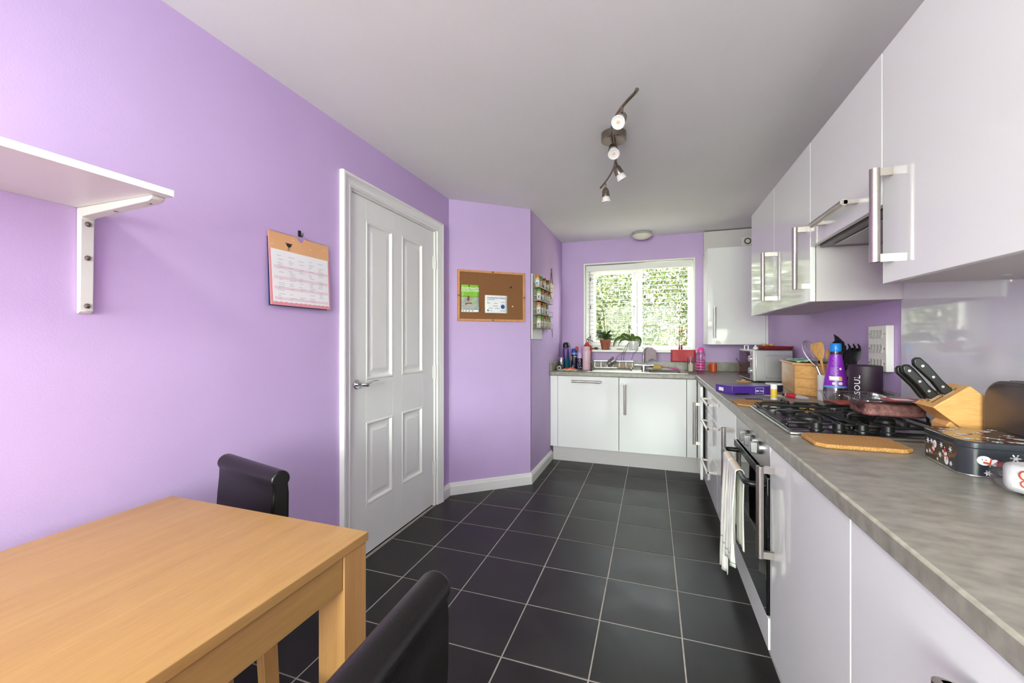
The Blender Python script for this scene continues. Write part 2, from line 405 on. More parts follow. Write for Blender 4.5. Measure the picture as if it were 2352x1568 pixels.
for a in ((XS, 0, WX0, H), (WX1, 0, XR+.12, H), (WX0, 0, WX1, WZ0), (WX0, WZ1, WX1, H)): m.box(a[0], YB, a[1], a[2], YB+.2, a[3])
struct('wall_back', m, 'wall_purple', 'lilac end wall around the kitchen window', 'wall')
struct('wall_right', MB().box(XR, YN, 0, XR+.12, YB, H), 'wall_purple', 'lilac wall behind the cooker worktop', 'wall')
m = MB()
for a in ((XL-.12, 0, -1.42, H), (.72, 0, XR+.12, H), (-1.42, 2.29, .72, H), (-1.42, 0, .72, .86)): m.box(a[0], YN-.12, a[1], a[2], YN, a[3])
struct('wall_near', m, 'wall_purple', 'lilac wall with the wide window, behind the viewer', 'wall')
w2 = thing('window_2', 'wide white framed window behind the viewer', 'window', (-.35, YN, 0), kind='structure')
obj('window_frame', frame_loft((-1.36, .92, .66, 2.23), [(.06, 0), (.06, .06), (0, .06), (0, 0)], lambda u, v, h: (u, YN-.09+h, v)), 'upvc', w2)
obj('mullion', MB().box(-.38, YN-.09, .92, -.32, YN-.03, 2.23), 'upvc', w2)

def skirting(name, pts, label, end0=None, end1=None):
    """pts: plan polyline on the wall face; room lies to the right of travel"""
    prof = [(0, 0), (.018, 0), (.018, .068), (.013, .080), (.013, .084), (.006, .094), (0, .096)]
    m = MB(); v = []; f = []; k = len(prof)
    P = [Vector(p) for p in pts]
    for i, p in enumerate(P):
        ns = []
        if i > 0: d = (p-P[i-1]).normalized(); ns.append(Vector((d.y, -d.x)))
        if i < len(P)-1: d = (P[i+1]-p).normalized(); ns.append(Vector((d.y, -d.x)))
        if len(ns) == 2: n = (ns[0]+ns[1]); n = n/(n.dot(ns[0]))
        else: n = ns[0]
        v += [(p.x+n.x*o, p.y+n.y*o, z) for o, z in prof]
    for i in range(len(P)-1):
        f += [(i*k+a, i*k+a+1, (i+1)*k+a+1, (i+1)*k+a) for a in range(k-1)]
    f += [tuple(range(k))[::-1], tuple(range((len(P)-1)*k, len(P)*k))]
    m.add(v, f)
    return struct(name, m, 'satin_white', label, 'skirting board', smooth=20)
skirting('baseboard_left', [(XL, YN+.01), (XL, 1.70)], 'white skirting board along the wall beside the dining table')
skirting('baseboard_corner', [(XL, 2.786), DA, DB, (XS, 4.12)], 'white skirting board running round the angled wall')

# ---- door
d1 = thing('door_1', 'white four panel door with chrome lever handle', 'door', (XL, 2.24, 0), kind='structure')
fx = XL-.012
ys = (1.80, 1.928, 2.185, 2.28, 2.538, 2.688); zs = (.012, .285, .762, 1.0, 1.907, 2.03)
m = MB()
for a in ((0, 1), (2, 3), (4, 5)): m.box(fx-.04, ys[a[0]], zs[0], fx, ys[a[1]], zs[5])
for a in ((1, 2), (3, 4)):
    for b in ((0, 1), (2, 3), (4, 5)): m.box(fx-.04, ys[a[0]], zs[b[0]], fx, ys[a[1]], zs[b[1]])
leaf = obj('door_leaf', m, 'door_white', d1, bevel=.0015)
for a in ((1, 2), (3, 4)):
    for b in ((1, 2), (3, 4)):
        y0, y1, z0, z1 = ys[a[0]], ys[a[1]], zs[b[0]], zs[b[1]]
        m = frame_loft((y0, z0, y1, z1), [(0, -.001), (-.006, .003), (-.014, .002), (-.022, -.013), (-.034, -.013), (-.062, -.003)], lambda u, v, h: (fx+h, u, v))
        i = .062; m.add([(fx-.003, y0+i, z0+i), (fx-.003, y1-i, z0+i), (fx-.003, y1-i, z1-i), (fx-.003, y0+i, z1-i)], [(0, 1, 2, 3)])
        obj('door_panel', m, 'door_white', d1, smooth=25)
obj('architrave', frame_loft((1.778, 0, 2.71, 2.04), [(0, 0), (0, .012), (.012, .016), (.018, .013), (.03, .020), (.048, .022), (.056, .027), (.066, .027), (.07, .020), (.07, 0)], lambda u, v, h: (XL+h, u, v), closed=False), 'satin_white', d1, smooth=30)
m = frame_loft((1.80, 0, 2.69, 2.032), [(0, -.10), (0, 0), (.022, 0)], lambda u, v, h: (XL+h-.001, u, v), closed=False)
obj('door_lining', m, 'satin_white', d1, smooth=20)
for z in (1.80, .99, .28):
    hg = obj('hinge', MB().cyl((fx+.012, 2.692, z-.045), (fx+.012, 2.692, z+.045), .006, n=10).box(fx, 2.676, z-.045, fx+.006, 2.692, z+.045), 'satin_white', d1)
hd = obj('lever_handle', MB().lathe([(0, 0), (.026, 0), (.026, .007), (.022, .010), (0, .010)], (fx, 1.848, .985), 20, axis=(1, 0, 0))
         .tube([(fx+.008, 1.848, .985), (fx+.045, 1.849, .985), (fx+.054, 1.858, .985)] + [tuple(p) for p in bez((fx+.056, 1.87, .984), (fx+.056, 1.90, .982), (fx+.054, 1.915, 1.003), (fx+.05, 1.975, .992), 8)], .009, 10,
               radii=[.010, .010, .011, .012, .0115, .011, .0105, .010, .0095, .009, .0085, .007]), 'chrome', d1, label='chrome lever handle')
obj('latch_plate', MB().box(fx-.03, 1.7985, .95, fx-.006, 1.8005, 1.02), 'steel', d1)

# ---- kitchen window
w1 = thing('window_1', 'white framed kitchen window with two panes onto greenery', 'window', (-.156, YB, WZ0), kind='structure')
FY = YB+.10
obj('reveal_lining', frame_loft((WX0+.008, WZ0+.022, WX1-.008, WZ1-.008), [(0, .115), (0, -.003), (.0145, -.003), (.0145, -.0002)], lambda u, v, h: (u, YB+h, v)), 'satin_white', w1)
obj('window_frame', frame_loft((WX0+.056, WZ0+.066, WX1-.056, WZ1-.056), [(.05, .0), (.05, -.03), (.045, -.035), (.012, -.035), (0, -.012), (0, .03)], lambda u, v, h: (u, FY+h, v)), 'upvc', w1, smooth=25)
obj('mullion', MB().box(-.155, FY-.032, WZ0+.066, -.105, FY+.03, WZ1-.056), 'upvc', w1, bevel=.006)
sash = obj('opening_sash', frame_loft((WX0+.112, WZ0+.122, -.215, WZ1-.112), [(.055, -.01), (.055, -.045), (.05, -.05), (.014, -.05), (0, -.03), (0, .02)], lambda u, v, h: (u, FY+h, v)), 'upvc', w1, smooth=25)
obj('pane', MB().box(WX0+.10, FY-.008, WZ0+.11, -.205, FY-.002, WZ1-.10), 'pane', sash)
obj('pane', MB().box(-.112, FY-.004, WZ0+.06, WX1-.05, FY+.002, WZ1-.05), 'pane', w1)
obj('handle_lock', MB().cyl((-.189, FY-.068, 1.595), (-.189, FY-.06, 1.595), .008, n=10), 'black_plastic', sash)
obj('sash_handle', MB().box(-.20, FY-.066, 1.545, -.178, FY-.05, 1.61).tube([(-.189, FY-.066, 1.57), (-.189, FY-.085, 1.57), (-.189, FY-.09, 1.555), (-.189, FY-.088, 1.47)], .007, 8), 'upvc', sash)
for z in (1.26, 1.60, 1.92): obj('sash_hinge_cap', MB().box(WX0+.058, FY-.062, z-.02, WX0+.068, FY-.05, z+.02), 'black_plastic', sash)
obj('window_sill', MB().box(WX0+.03, YB-.085, WZ0-.006, WX1+.02, YB+.075, WZ0+.020), 'upvc', w1, bevel=.006)

# venetian blind: head rail, open slats, ladder cords
bl = thing('venetian_blind', 'white slatted venetian blind open across the kitchen window', 'blind', (-.156, YB+.03, 2.0))
obj('head_rail', MB().box(WX0+.03, YB+.004, 2.0, WX1-.024, YB+.05, 2.062), 'satin_white', bl, bevel=.003)
slat = None
for k in range(17):
    z = 1.965-k*.0475
    if slat is None:
        def sl(u, v): return Vector((WX0+.04+u*(WX1-WX0-.07), YB+.012+v*.034, z+.0018*math.sin(PI*v)))
        slat = obj('slat', MB().grid(sl, 1, 4), 'upvc', bl, solid=.0015)
    else:
        s2 = slat.copy(); C.objects.link(s2); s2.location = (0, 0, -k*.0475)
obj('bottom_rail', MB().box(WX0+.04, YB+.006, 1.138, WX1-.03, YB+.05, 1.15), 'upvc', bl, bevel=.002)
for x in (-.60, .19):
    for y in (YB+.004, YB+.052): obj('ladder_cord', MB().cyl((x, y, 1.14), (x, y, 2.0), .0011, n=5), 'cloth_white', bl)
obj('tilt_cord', MB().tube([(-.43, YB+.002, 2.0), (-.43, YB-.002, 1.55), (-.432, YB-.002, 1.30)], .0014, 5), 'cloth_white', bl)

# boxing above the boiler cupboard
t1 = struct('trim_1', MB().box(.50, 4.60, 2.108, XR-.001, YB-.001, H-.012), 'carcass', 'white boxing panel between the corner cupboard and the ceiling', 'panel', bevel=.002)
obj('flue_ring', MB().lathe([(.020, .0), (.032, .0), (.032, .010), (.026, .014), (.020, .010), (.020, 0)], (.895, 4.60, 2.208), 20, axis=(0, -1, 0)), 'nickel', t1)
obj('flue_plate', MB().box(.84, 4.592, 2.165, .97, 4.60, 2.25), 'plastic_white', t1, bevel=.002)

# outside: ground, garden hedge
struct('ground', MB().box(-14, YB+.25, -.4, 14, 16, -.12), 'ground', 'garden ground outside the window', 'ground')
lm = bpy.data.materials.new('hedge_leaf'); lm.use_nodes = True; nt = lm.node_tree; N = nt.nodes; L = nt.links
N.remove(N['Principled BSDF'])
oi = N.new('ShaderNodeTexCoord'); nz = N.new('ShaderNodeTexNoise'); nz.inputs['Scale'].default_value = 7; L.new(oi.outputs['Object'], nz.inputs[0])
cr = N.new('ShaderNodeValToRGB'); L.new(nz.outputs[0], cr.inputs[0]); cr.color_ramp.elements[0].position = .38; cr.color_ramp.elements[1].position = .62
cr.color_ramp.elements[0].color = lin((30, 46, 15)); cr.color_ramp.elements[1].color = lin((74, 84, 26))
df = N.new('ShaderNodeBsdfDiffuse'); tl = N.new('ShaderNodeBsdfTranslucent'); gl = N.new('ShaderNodeBsdfGlossy'); gl.inputs[1].default_value = .35
L.new(cr.outputs[0], df.inputs[0]); L.new(cr.outputs[0], tl.inputs[0])
mx = N.new('ShaderNodeMixShader'); mx.inputs[0].default_value = .4; L.new(df.outputs[0], mx.inputs[1]); L.new(tl.outputs[0], mx.inputs[2])
mx2 = N.new('ShaderNodeMixShader'); mx2.inputs[0].default_value = .08; L.new(mx.outputs[0], mx2.inputs[1]); L.new(gl.outputs[0], mx2.inputs[2])
L.new(mx2.outputs[0], N['Material Output'].inputs[0]); MAT['hedge_leaf'] = lm
hg = thing('hedge', 'tall sunlit leafy hedge outside the kitchen window', 'hedge', (0, 8.0, -.12))
R2 = random.Random(5); v = []; f = []
blobs = [(R2.uniform(-4.2, 3.4), R2.uniform(7.3, 8.9), R2.uniform(-.1, 2.75), R2.uniform(.35, .7)) for _ in range(170)]
blobs += [(R2.uniform(-5.5, 4.2), R2.uniform(9.2, 9.9), R2.uniform(-.1, 3.0), R2.uniform(.5, .8)) for _ in range(110)]
for bx_, by_, bz_, br in blobs:
    far = by_ > 9.1
    for _ in range(int((260 if far else 620)*br)):
        while True:
            q = Vector((R2.uniform(-1, 1), R2.uniform(-1, 1), R2.uniform(-1, 1)))
            if .25 < q.length < 1: break
        p = Vector((bx_, by_, bz_))+q*br*Vector((1, .7, .8)).x
        s = R2.uniform(.06, .10) if far else R2.uniform(.022, .048); a = Vector((R2.gauss(0, 1), R2.gauss(0, 1)-.5, R2.gauss(0, .6)+.2)).normalized()
        t = a.orthogonal().normalized(); t.rotate(Matrix.Rotation(R2.uniform(0, 6.28), 3, a)); w = a.cross(t)
        n = len(v); v += [p-t*s, p+w*s*.45+a*s*.1, p+t*s*.2+w*s*.42+a*s*.12, p+t*s*1.1, p+t*s*.2-w*s*.42+a*s*.12, p-w*s*.45+a*s*.1]
        f += [(n, n+1, n+2, n+3), (n, n+3, n+4, n+5)]
obj('foliage', MB().add(v, f), 'hedge_leaf', hg, smooth=0, kind='stuff')
for i in range(9):
    x = -3.6+i*.85
    obj('stem', MB().tube([(x, 8.2, -.12), (x+R2.uniform(-.1, .1), 8.2, 1.4), (x+R2.uniform(-.3, .3), 8.15, 3.2)], .05, 7, radii=[.06, .05, .02]), 'bark', hg)
# ================================================================== fitted kitchen
def cells(xs, ys, inside, z0, z1):
    """solid slab over a plan grid, shared vertices, outer faces only"""
    m = MB(); idx = {}
    nx, ny = len(xs)-1, len(ys)-1
    def V(i, j, k):
        if (i, j, k) not in idx: idx[(i, j, k)] = len(m.v); m.v.append(Vector((xs[i], ys[j], (z0, z1)[k])))
        return idx[(i, j, k)]
    I = lambda i, j: 0 <= i < nx and 0 <= j < ny and inside((xs[i]+xs[i+1])/2, (ys[j]+ys[j+1])/2)
    for i in range(nx):
        for j in range(ny):
            if not I(i, j): continue
            m.f.append((V(i,j,1), V(i+1,j,1), V(i+1,j+1,1), V(i,j+1,1))); m.f.append((V(i,j,0), V(i,j+1,0), V(i+1,j+1,0), V(i+1,j,0)))
            if not I(i-1, j): m.f.append((V(i,j,0), V(i,j,1), V(i,j+1,1), V(i,j+1,0)))
            if not I(i+1, j): m.f.append((V(i+1,j,0), V(i+1,j+1,0), V(i+1,j+1,1), V(i+1,j,1)))
            if not I(i, j-1): m.f.append((V(i,j,0), V(i+1,j,0), V(i+1,j,1), V(i,j,1)))
            if not I(i, j+1): m.f.append((V(i,j+1,0), V(i,j+1,1), V(i+1,j+1,1), V(i+1,j+1,0)))
    return m
def bar_handle(a, b, out, r=.0115, reach=.042):
    """round bar between a and b on the door face, carried on two flat brackets"""
    a = Vector(a); b = Vector(b); o = Vector(out); d = (b-a).normalized(); s = d.cross(o)
    m = MB().cyl(a+o*reach, b+o*reach, r, n=18)
    for p, q in ((a, 1), (b, -1)):
        c = p+d*q*.0115; h = .0115; w = .0065
        v = []
        for k in (0, reach):
            for (x, y) in ((-h, -w), (h, -w), (h, w), (-h, w)): v.append(c+d*x+s*y+o*k)
        m.add(v, [(0,3,2,1),(4,5,6,7),(0,1,5,4),(1,2,6,5),(2,3,7,6),(3,0,4,7)])
    return m

# worktop (one L-shaped slab with the sink cut-out) and its upstands
SX0, SX1, SY0, SY1 = -.035, .275, 4.20, 4.53
wt = tag(obj('worktop', cells([XS+.002, SX0, SX1, .373, XR-.002], [.30, 4.052, SY0, SY1, YB-.002],
          lambda x, y: (x > .373 or y > 4.052) and not (SX0 < x < SX1 and SY0 < y < SY1), .87, .91), 'worktop_grey', bevel=.005), 'grey stone-effect L-shaped laminate worktop', 'worktop')
tag(obj('upstand', MB().box(XS+.02, YB-.02, .9105, .98, YB-.001, 1.0), 'worktop_grey', bevel=.002), 'long grey worktop upstand below the kitchen window', 'upstand')
tag(obj('upstand', MB().box(XS+.001, 4.06, .9105, XS+.019, YB-.001, 1.0), 'worktop_grey', bevel=.002), 'short grey worktop upstand below the spice rack wall', 'upstand')
tag(obj('upstand', MB().box(XR-.019, 2.18, .9105, XR-.001, YB-.021, 1.0), 'worktop_grey', bevel=.002), 'grey worktop upstand behind the bread bin and microwave', 'upstand')

# plinths
tag(obj('plinth', MB().box(XS+.02, 4.125, 0, .434, 4.14, .148), 'carcass'), 'pale plinth under the sink cabinets', 'plinth')
tag(obj('plinth', MB().box(.435, .30, 0, .45, 4.124, .148), 'carcass'), 'pale plinth under the long run of cooker-side cabinets', 'plinth')

# base units below the window
FYB = 4.07
def unit_back(name, x0, x1, label, handle, fill=None):
    t = thing(name, label, 'cabinet', ((x0+x1)/2, 4.36, .15))
    obj('body', MB().box(x0+.002, 4.092, .15, x1-.002, YB-.03, .8695 if x0 < -.35 else .72), 'carcass', t)
    d = obj('door', MB().box(x0+.0015, FYB, .153, x1-.0015, FYB+.019, .866), 'gloss_white', t, bevel=.0012)
    obj('handle', handle, 'steel', d, label='brushed steel bar handle')
    if fill: obj('filler', MB().box(fill[0], FYB+.002, .153, fill[1], FYB+.019, .866), 'gloss_white', t, bevel=.001)
    return t
unit_back('base_cabinet', -.905, -.304, 'white gloss cabinet with horizontal handle below the bottles', bar_handle((-.758, FYB, .818), (-.47, FYB, .818), (0, -1, 0)), (XS+.003, -.907))
unit_back('base_cabinet', -.302, .299, 'white gloss sink cabinet with vertical handle, below the tap', bar_handle((-.247, FYB, .515), (-.247, FYB, .803), (0, -1, 0)), (.302, .384))

# base units along the cooker wall, far to near
FX = .385
def unit_right(name, y0, y1, label, cat='cabinet', depth0=.408):
    t = thing(name, label, cat, (.70, (y0+y1)/2, .15))
    obj('body', MB().box(depth0, y0+.002, .15, .98, y1-.002, .8695), 'carcass', t)
    return t
t = unit_right('base_cabinet', 3.445, 4.03, 'white corner cabinet with its door standing ajar, farthest on the cooker side')
d_mb = MB().box(FX, 3.45, .153, FX+.019, 4.02, .866); h_mb = bar_handle((FX, 3.515, .405), (FX, 3.515, .735), (-1, 0, 0))
Ra = Matrix.Translation((FX, 4.02, 0)) @ Matrix.Rotation(-math.radians(3.4), 4, 'Z') @ Matrix.Translation((-FX, -4.02, 0))
d = obj('door', d_mb.xf(Ra), 'gloss_white', t, bevel=.0012); obj('handle', h_mb.xf(Ra), 'steel', d)
t = unit_right('drawer_cabinet', 2.84, 3.44, 'white three-drawer cabinet beside the ajar corner door', 'cabinet')
for z0, z1, zh in ((.712, .866, .795), (.44, .709, .635), (.153, .437, .345)):
    d = obj('drawer', MB().box(FX, 2.8415, z0, FX+.019, 3.4385, z1), 'gloss_white', t, bevel=.0012)
    obj('handle', bar_handle((FX, 3.0, zh), (FX, 3.34, zh), (-1, 0, 0), r=.009, reach=.038), 'steel', d)
t = unit_right('base_cabinet', 2.238, 2.838, 'white gloss cabinet left of the oven, far side')
d = obj('door', MB().box(FX, 2.2395, .153, FX+.019, 2.8365, .866), 'gloss_white', t, bevel=.0012)
obj('handle', bar_handle((FX, 2.315, .483), (FX, 2.315, .785), (-1, 0, 0)), 'steel', d)
t = unit_right('base_cabinet', 1.02, 1.628, 'white gloss cabinet with long vertical handle, right beside the oven')
d = obj('door', MB().box(FX, 1.0215, .153, FX+.019, 1.6265, .866), 'gloss_white', t, bevel=.0012)
obj('handle', bar_handle((FX, 1.575, .497), (FX, 1.575, .805), (-1, 0, 0)), 'steel', d)
t = unit_right('base_cabinet', .42, 1.018, 'white gloss cabinet nearest the viewer, at the lower right')
d = obj('door', MB().box(FX, .4215, .153, FX+.019, 1.0165, .866), 'gloss_white', t, bevel=.0012)
obj('handle', bar_handle((FX, .655, .497), (FX, .655, .803), (-1, 0, 0)), 'steel', d)

# built-in oven
ov = thing('oven', 'built-in steel oven with black glass door and three knobs', 'oven', (.70, 1.93, .15))
OY0, OY1 = 1.632, 2.234
obj('housing', MB().box(.408, OY0, .15, .98, OY1, .8695), 'carcass', ov)
obj('base_strip', MB().box(FX-.004, OY0+.001, .153, FX+.02, OY1-.001, .262), 'gloss_white', ov, bevel=.0012)
obj('control_fascia', MB().box(FX, OY0+.002, .757, .407, OY1-.002, .866), 'steel_panel', ov, bevel=.002)
dr = obj('oven_door', MB().box(FX-.008, OY0+.004, .268, .407, OY1-.004, .750), 'black_glass', ov, bevel=.004)
obj('door_trim', MB().box(FX-.0095, OY0+.004, .720, FX-.004, OY1-.004, .752), 'black_plastic', dr, bevel=.002)
hx = FX-.062
obj('oven_handle', MB().tube([(FX-.008, OY0+.05, .708)]+[tuple(p) for p in bez((FX-.03, OY0+.05, .709), (hx+.004, OY0+.05, .709), (hx, OY0+.055, .709), (hx, OY0+.085, .709), 5)]
    +[tuple(p) for p in bez((hx, OY1-.085, .709), (hx, OY1-.055, .709), (hx+.004, OY1-.05, .709), (FX-.03, OY1-.05, .709), 5)]+[(FX-.008, OY1-.05, .708)], .0105, 12), 'black_plastic', dr)
for y, gr in ((1.952, 0), (1.862, 0), (1.752, 0)):
    kn = obj('knob', MB().lathe([(0, 0), (.0235, 0), (.0235, .010), (.021, .012), (0, .012)], (FX, y, .826), 24, axis=(-1, 0, 0)), 'steel_panel', ov)
    obj('knob_grip', MB().prism([(-.0225, .012), (.0225, .012), (.0195, .034), (.0175, .037), (-.0175, .037), (-.0195, .034)], 'y', -.0095, .0095).xf(basis((FX, y, .826), (0, 0, 1), (0, 1, 0)) @ Matrix.Identity(4)), 'steel_panel', kn, bevel=.003)
# tea towel folded over the oven handle
tw = thing('tea_towel', 'creased white tea towel with green lines hung over the oven handle', 'towel', (hx, 1.97, .24))
def towel_panel(y0, y1, zt, zb, xoff, wob, seed):
    r = random.Random(seed); ph = [r.uniform(0, 6) for _ in range(4)]
    def fn(u, v):
        y = y0+(y1-y0)*u; z = zt+(zb-zt)*v
        x = xoff+wob*v*math.sin(u*11+ph[0]+v*1.5)+.004*math.sin(u*23+ph[1])+.003*math.sin(v*17+u*6+ph[2])
        return Vector((x, y+.012*v*math.sin(v*5+ph[3]), z-.018*math.sin(u*3.1+ph[1])*v))
    return MB().grid(fn, 22, 26)
def drape(y0, y1, zf, zb, seed):
    """front panel, over the bar, back panel as one sheet"""
    r = random.Random(seed); ph = [r.uniform(0, 6) for _ in range(4)]; zt = .7215; path = []
    for i in range(22): path.append((hx-.0145, zf+(zt-.012-zf)*i/21))
    for i in range(1, 8): a = PI-PI*i/8; path.append((hx+.0145*math.cos(a), .709+.0135*math.sin(a)))
    for i in range(18): path.append((hx+.0145, zt-.012-(zt-.012-zb)*i/17))
    n = len(path)-1
    def fn(u, v):
        t = v*n; i = min(int(t), n-1); k = t-i
        x = path[i][0]*(1-k)+path[i+1][0]*k; z = path[i][1]*(1-k)+path[i+1][1]*k
        low = max(0, (.70-z)/.46); sgn = -1 if i < 24 else 1
        w = .011*low*math.sin(u*10+ph[0]+z*5)+.007*min(1, low*4)*math.sin(u*24+ph[1]+z*9)
        x += (w if sgn < 0 else .35*w)-(.006*low if sgn < 0 else -.001)
        y = y0+(y1-y0)*u+.012*low*math.sin(z*9+ph[2])
        return Vector((x, y, z-.012*low*math.sin(u*4+ph[3])))
    return MB().grid(fn, 20, n)
obj('front_fold', drape(1.955, 2.085, .225, .44, 3), 'towel_cloth', tw, solid=.003, smooth=80)
obj('back_fold', drape(1.80, 1.952, .33, .40, 8), 'towel_cloth', tw, solid=.003, smooth=80)

# ---- wall units
UX = .665
def unit_up(name, y0, y1, label, z0=1.40, door_z0=None):
    t = thing(name, label, 'cabinet', (.83, (y0+y1)/2, z0))
    obj('body', MB().box(.688, y0+.0015, z0, XR-.002, y1-.0015, 2.105), 'carcass', t, bevel=.001)
    return t, obj('door', MB().box(UX, y0+.0015, door_z0 or z0, UX+.020, y1-.0015, 2.107), 'gloss_white', t, bevel=.0014)
t, d = unit_up('wall_cabinet', 2.722, 3.29, 'white gloss wall cabinet, farthest, reflecting the greenery')
obj('handle', bar_handle((UX, 2.79, 1.463), (UX, 2.79, 1.747), (-1, 0, 0)), 'steel', d)
t, d = unit_up('wall_cabinet', 2.152, 2.72, 'white gloss wall cabinet between the hood and the farthest wall cabinet')
obj('handle', bar_handle((UX, 2.212, 1.463), (UX, 2.212, 1.747), (-1, 0, 0)), 'steel', d)
t, d = unit_up('hood_cabinet', 1.551, 2.149, 'short white flap cabinet with horizontal handle above the cooker hood', 1.665, 1.643)
obj('handle', bar_handle((UX, 1.70, 1.703), (UX, 1.998, 1.703), (-1, 0, 0)), 'steel', d)
ck = thing('cooker_hood', 'grey cooker hood underside above the hob', 'hood', (.84, 1.85, 1.635))
obj('housing', MB().box(.70, 1.555, 1.636, .99, 2.145, 1.6645), 'hood_grey', ck, bevel=.002)
obj('filter', MB().box(.73, 1.62, 1.630, .96, 2.08, 1.6355), 'steel_panel', ck, bevel=.002)
t, d = unit_up('wall_cabinet', .95, 1.549, 'large white gloss wall cabinet at the upper right, nearest the viewer')
obj('handle', bar_handle((UX, 1.494, 1.459), (UX, 1.494, 1.735), (-1, 0, 0), r=.013), 'steel', d)
for y in (1.02, 1.44): obj('fixing_cap', MB().cyl((.88, y, 1.3985), (.88, y, 1.40), .012, n=14), 'rocker_grey', t)

# tall corner cupboard by the window
t = thing('boiler_cupboard', 'white gloss corner wall cupboard beside the window', 'cabinet', (.75, 4.46, 1.185))
obj('body', MB().box(.498, 4.292, 1.185, XR-.002, YB-.002, 2.095), 'satin_white', t, bevel=.001)
d = obj('door', MB().box(.497, 4.27, 1.185, .975, 4.290, 2.095), 'gloss_white', t, bevel=.0014)
obj('handle', bar_handle((.553, 4.27, 1.247), (.553, 4.27, 1.535), (0, -1, 0)), 'steel', d)
obj('filler', MB().box(.977, 4.272, 1.185, XR-.002, 4.291, 2.095), 'satin_white', t)

# splashback behind the hob
tag(obj('splashback', MB().prism([(.55, .912), (2.165, .912), (2.165, 1.398), (2.149, 1.398), (2.149, 1.634), (1.551, 1.634), (1.551, 1.398), (.55, 1.398)], 'x', XR-.007, XR-.001), 'splash_glass', bevel=.001), 'glossy pale lilac glass splashback behind the hob', 'splashback')

# switch and socket plate
sp = thing('switch_plate', 'tall white grid switch plate with three rows of rockers', 'switch', (XR-.01, 2.307, 1.088))
obj('plate', MB().box(XR-.030, 2.228, 1.088, XR-.001, 2.386, 1.294), 'plastic_white', sp, bevel=.003)
for r_ in range(3):
    zc = 1.256-r_*.066
    for k in range(4):
        y = 2.266+k*.0275
        rk = MB().prism([(zc-.018, 0), (zc+.018, 0), (zc+.018, .0035), (zc, .0015), (zc-.018, .006)], 'x', 0, 1)
        m = MB().prism([(XR-.0302, zc-.018), (XR-.0302, zc+.018), (XR-.0335, zc+.018), (XR-.032, zc), (XR-.0365, zc-.018)], 'y', y-.010, y+.010)
        obj('rocker', m, 'rocker_grey', sp, bevel=.0008)
    for y in (2.242, 2.372): obj('screw', MB().cyl((XR-.031, y, zc), (XR-.0298, y, zc), .0035, n=10), 'nickel', sp)

# ---- sink
sk = thing('sink', 'stainless steel inset sink and drainer below the window', 'sink', (-.12, 4.37, .91))
obj('sink_top', cells([-.62, SX0+.004, SX1-.004, .32], [4.15, SY0+.004, SY1-.004, 4.59], lambda x, y: not (SX0 < x < SX1 and SY0 < y < SY1), .9102, .9135), 'wire', sk, bevel=.001)
bx = MB()
x0, x1, y0, y1, zb = SX0+.004, SX1-.004, SY0+.004, SY1-.004, .765
pt = rrect(x0, y0, x1, y1, .04, 4); pb = rrect(x0+.012, y0+.012, x1-.012, y1-.012, .04, 4); n = len(pt)
bx.add([(a, b, .9128) for a, b in pt]+[(a, b, zb) for a, b in pb], [(i, n+i, n+(i+1) % n, (i+1) % n) for i in range(n)]+[tuple(range(n, 2*n))])
bx.add([(a, b, .9128) for a, b in pt]+[(x1, y1, .9128), (x0, y1, .9128), (x0, y0, .9128), (x1, y0, .9128)], [(4*n//4+k_ if False else n+q, *[(q*(n//4)+i) for i in range(n//4)]) for q, k_ in ((0, 0), (1, 0), (2, 0), (3, 0))])
obj('bowl', bx, 'wire', sk, smooth=50, solid=.0012)
for i in range(6): obj('drainer_rib', MB().box(-.58, 4.22+i*.05, .9134, -.10, 4.232+i*.05, .9160), 'wire', sk, bevel=.001)
tp = thing('tap', 'tall chrome swan-neck mixer tap beside the sink', 'tap', (-.085, 4.52, .914))
pts = [(-.085, 4.50, .914), (-.085, 4.50, 1.06)]+[tuple(p) for p in bez((-.085, 4.50, 1.07), (-.085, 4.50, 1.16), (-.02, 4.46, 1.165), (.015, 4.44, 1.115), 9)]
obj('spout', MB().tube(pts, .0105, 12), 'chrome', tp)
obj('tap_body', MB().cyl((-.155, 4.50, .966), (-.005, 4.50, .966), .0225, n=18).cyl((-.085, 4.50, .914), (-.085, 4.50, .965), .026, .022, n=18), 'chrome', tp)
for x in (-.155, -.005): obj('tap_lever', MB().cyl((x, 4.50, .966), (x+(-.02 if x < -.1 else .02), 4.50, .966), .019, n=16).box(x-.004, 4.45, .972, x+.004, 4.50, .98), 'chrome', tp)

# ---- hob
hb = thing('hob', 'black four-burner gas hob with steel edge set in the worktop', 'hob', (.69, 1.905, .91))
HX0, HX1, HY0, HY1 = .436, .945, 1.612, 2.205
obj('hob_plate', MB().prism(rrect(HX0, HY0, HX1, HY1, .012), 'z', .9102, .9195), 'steel_panel', hb, bevel=.003)
obj('hob_surface', MB().prism(rrect(HX0+.014, HY0+.014, HX1-.010, HY1-.010, .01), 'z', .9195, .9215), 'black_enamel', hb, bevel=.0015)
for x, y, r in ((.565, 2.075, .036), (.565, 1.845, .045), (.80, 2.075, .045), (.80, 1.845, .030)):
    b = obj('burner', MB().lathe([(0, .921), (r+.014, .921), (r+.012, .926), (r, .930), (r-.002, .938), (0, .938)], (x, y, 0), 24), 'cast_iron', hb)
    obj('burner_cap', MB().lathe([(0, .938), (r-.004, .938), (r-.003, .942), (r-.008, .946), (0, .947)], (x, y, 0), 24), 'cast_iron', b)
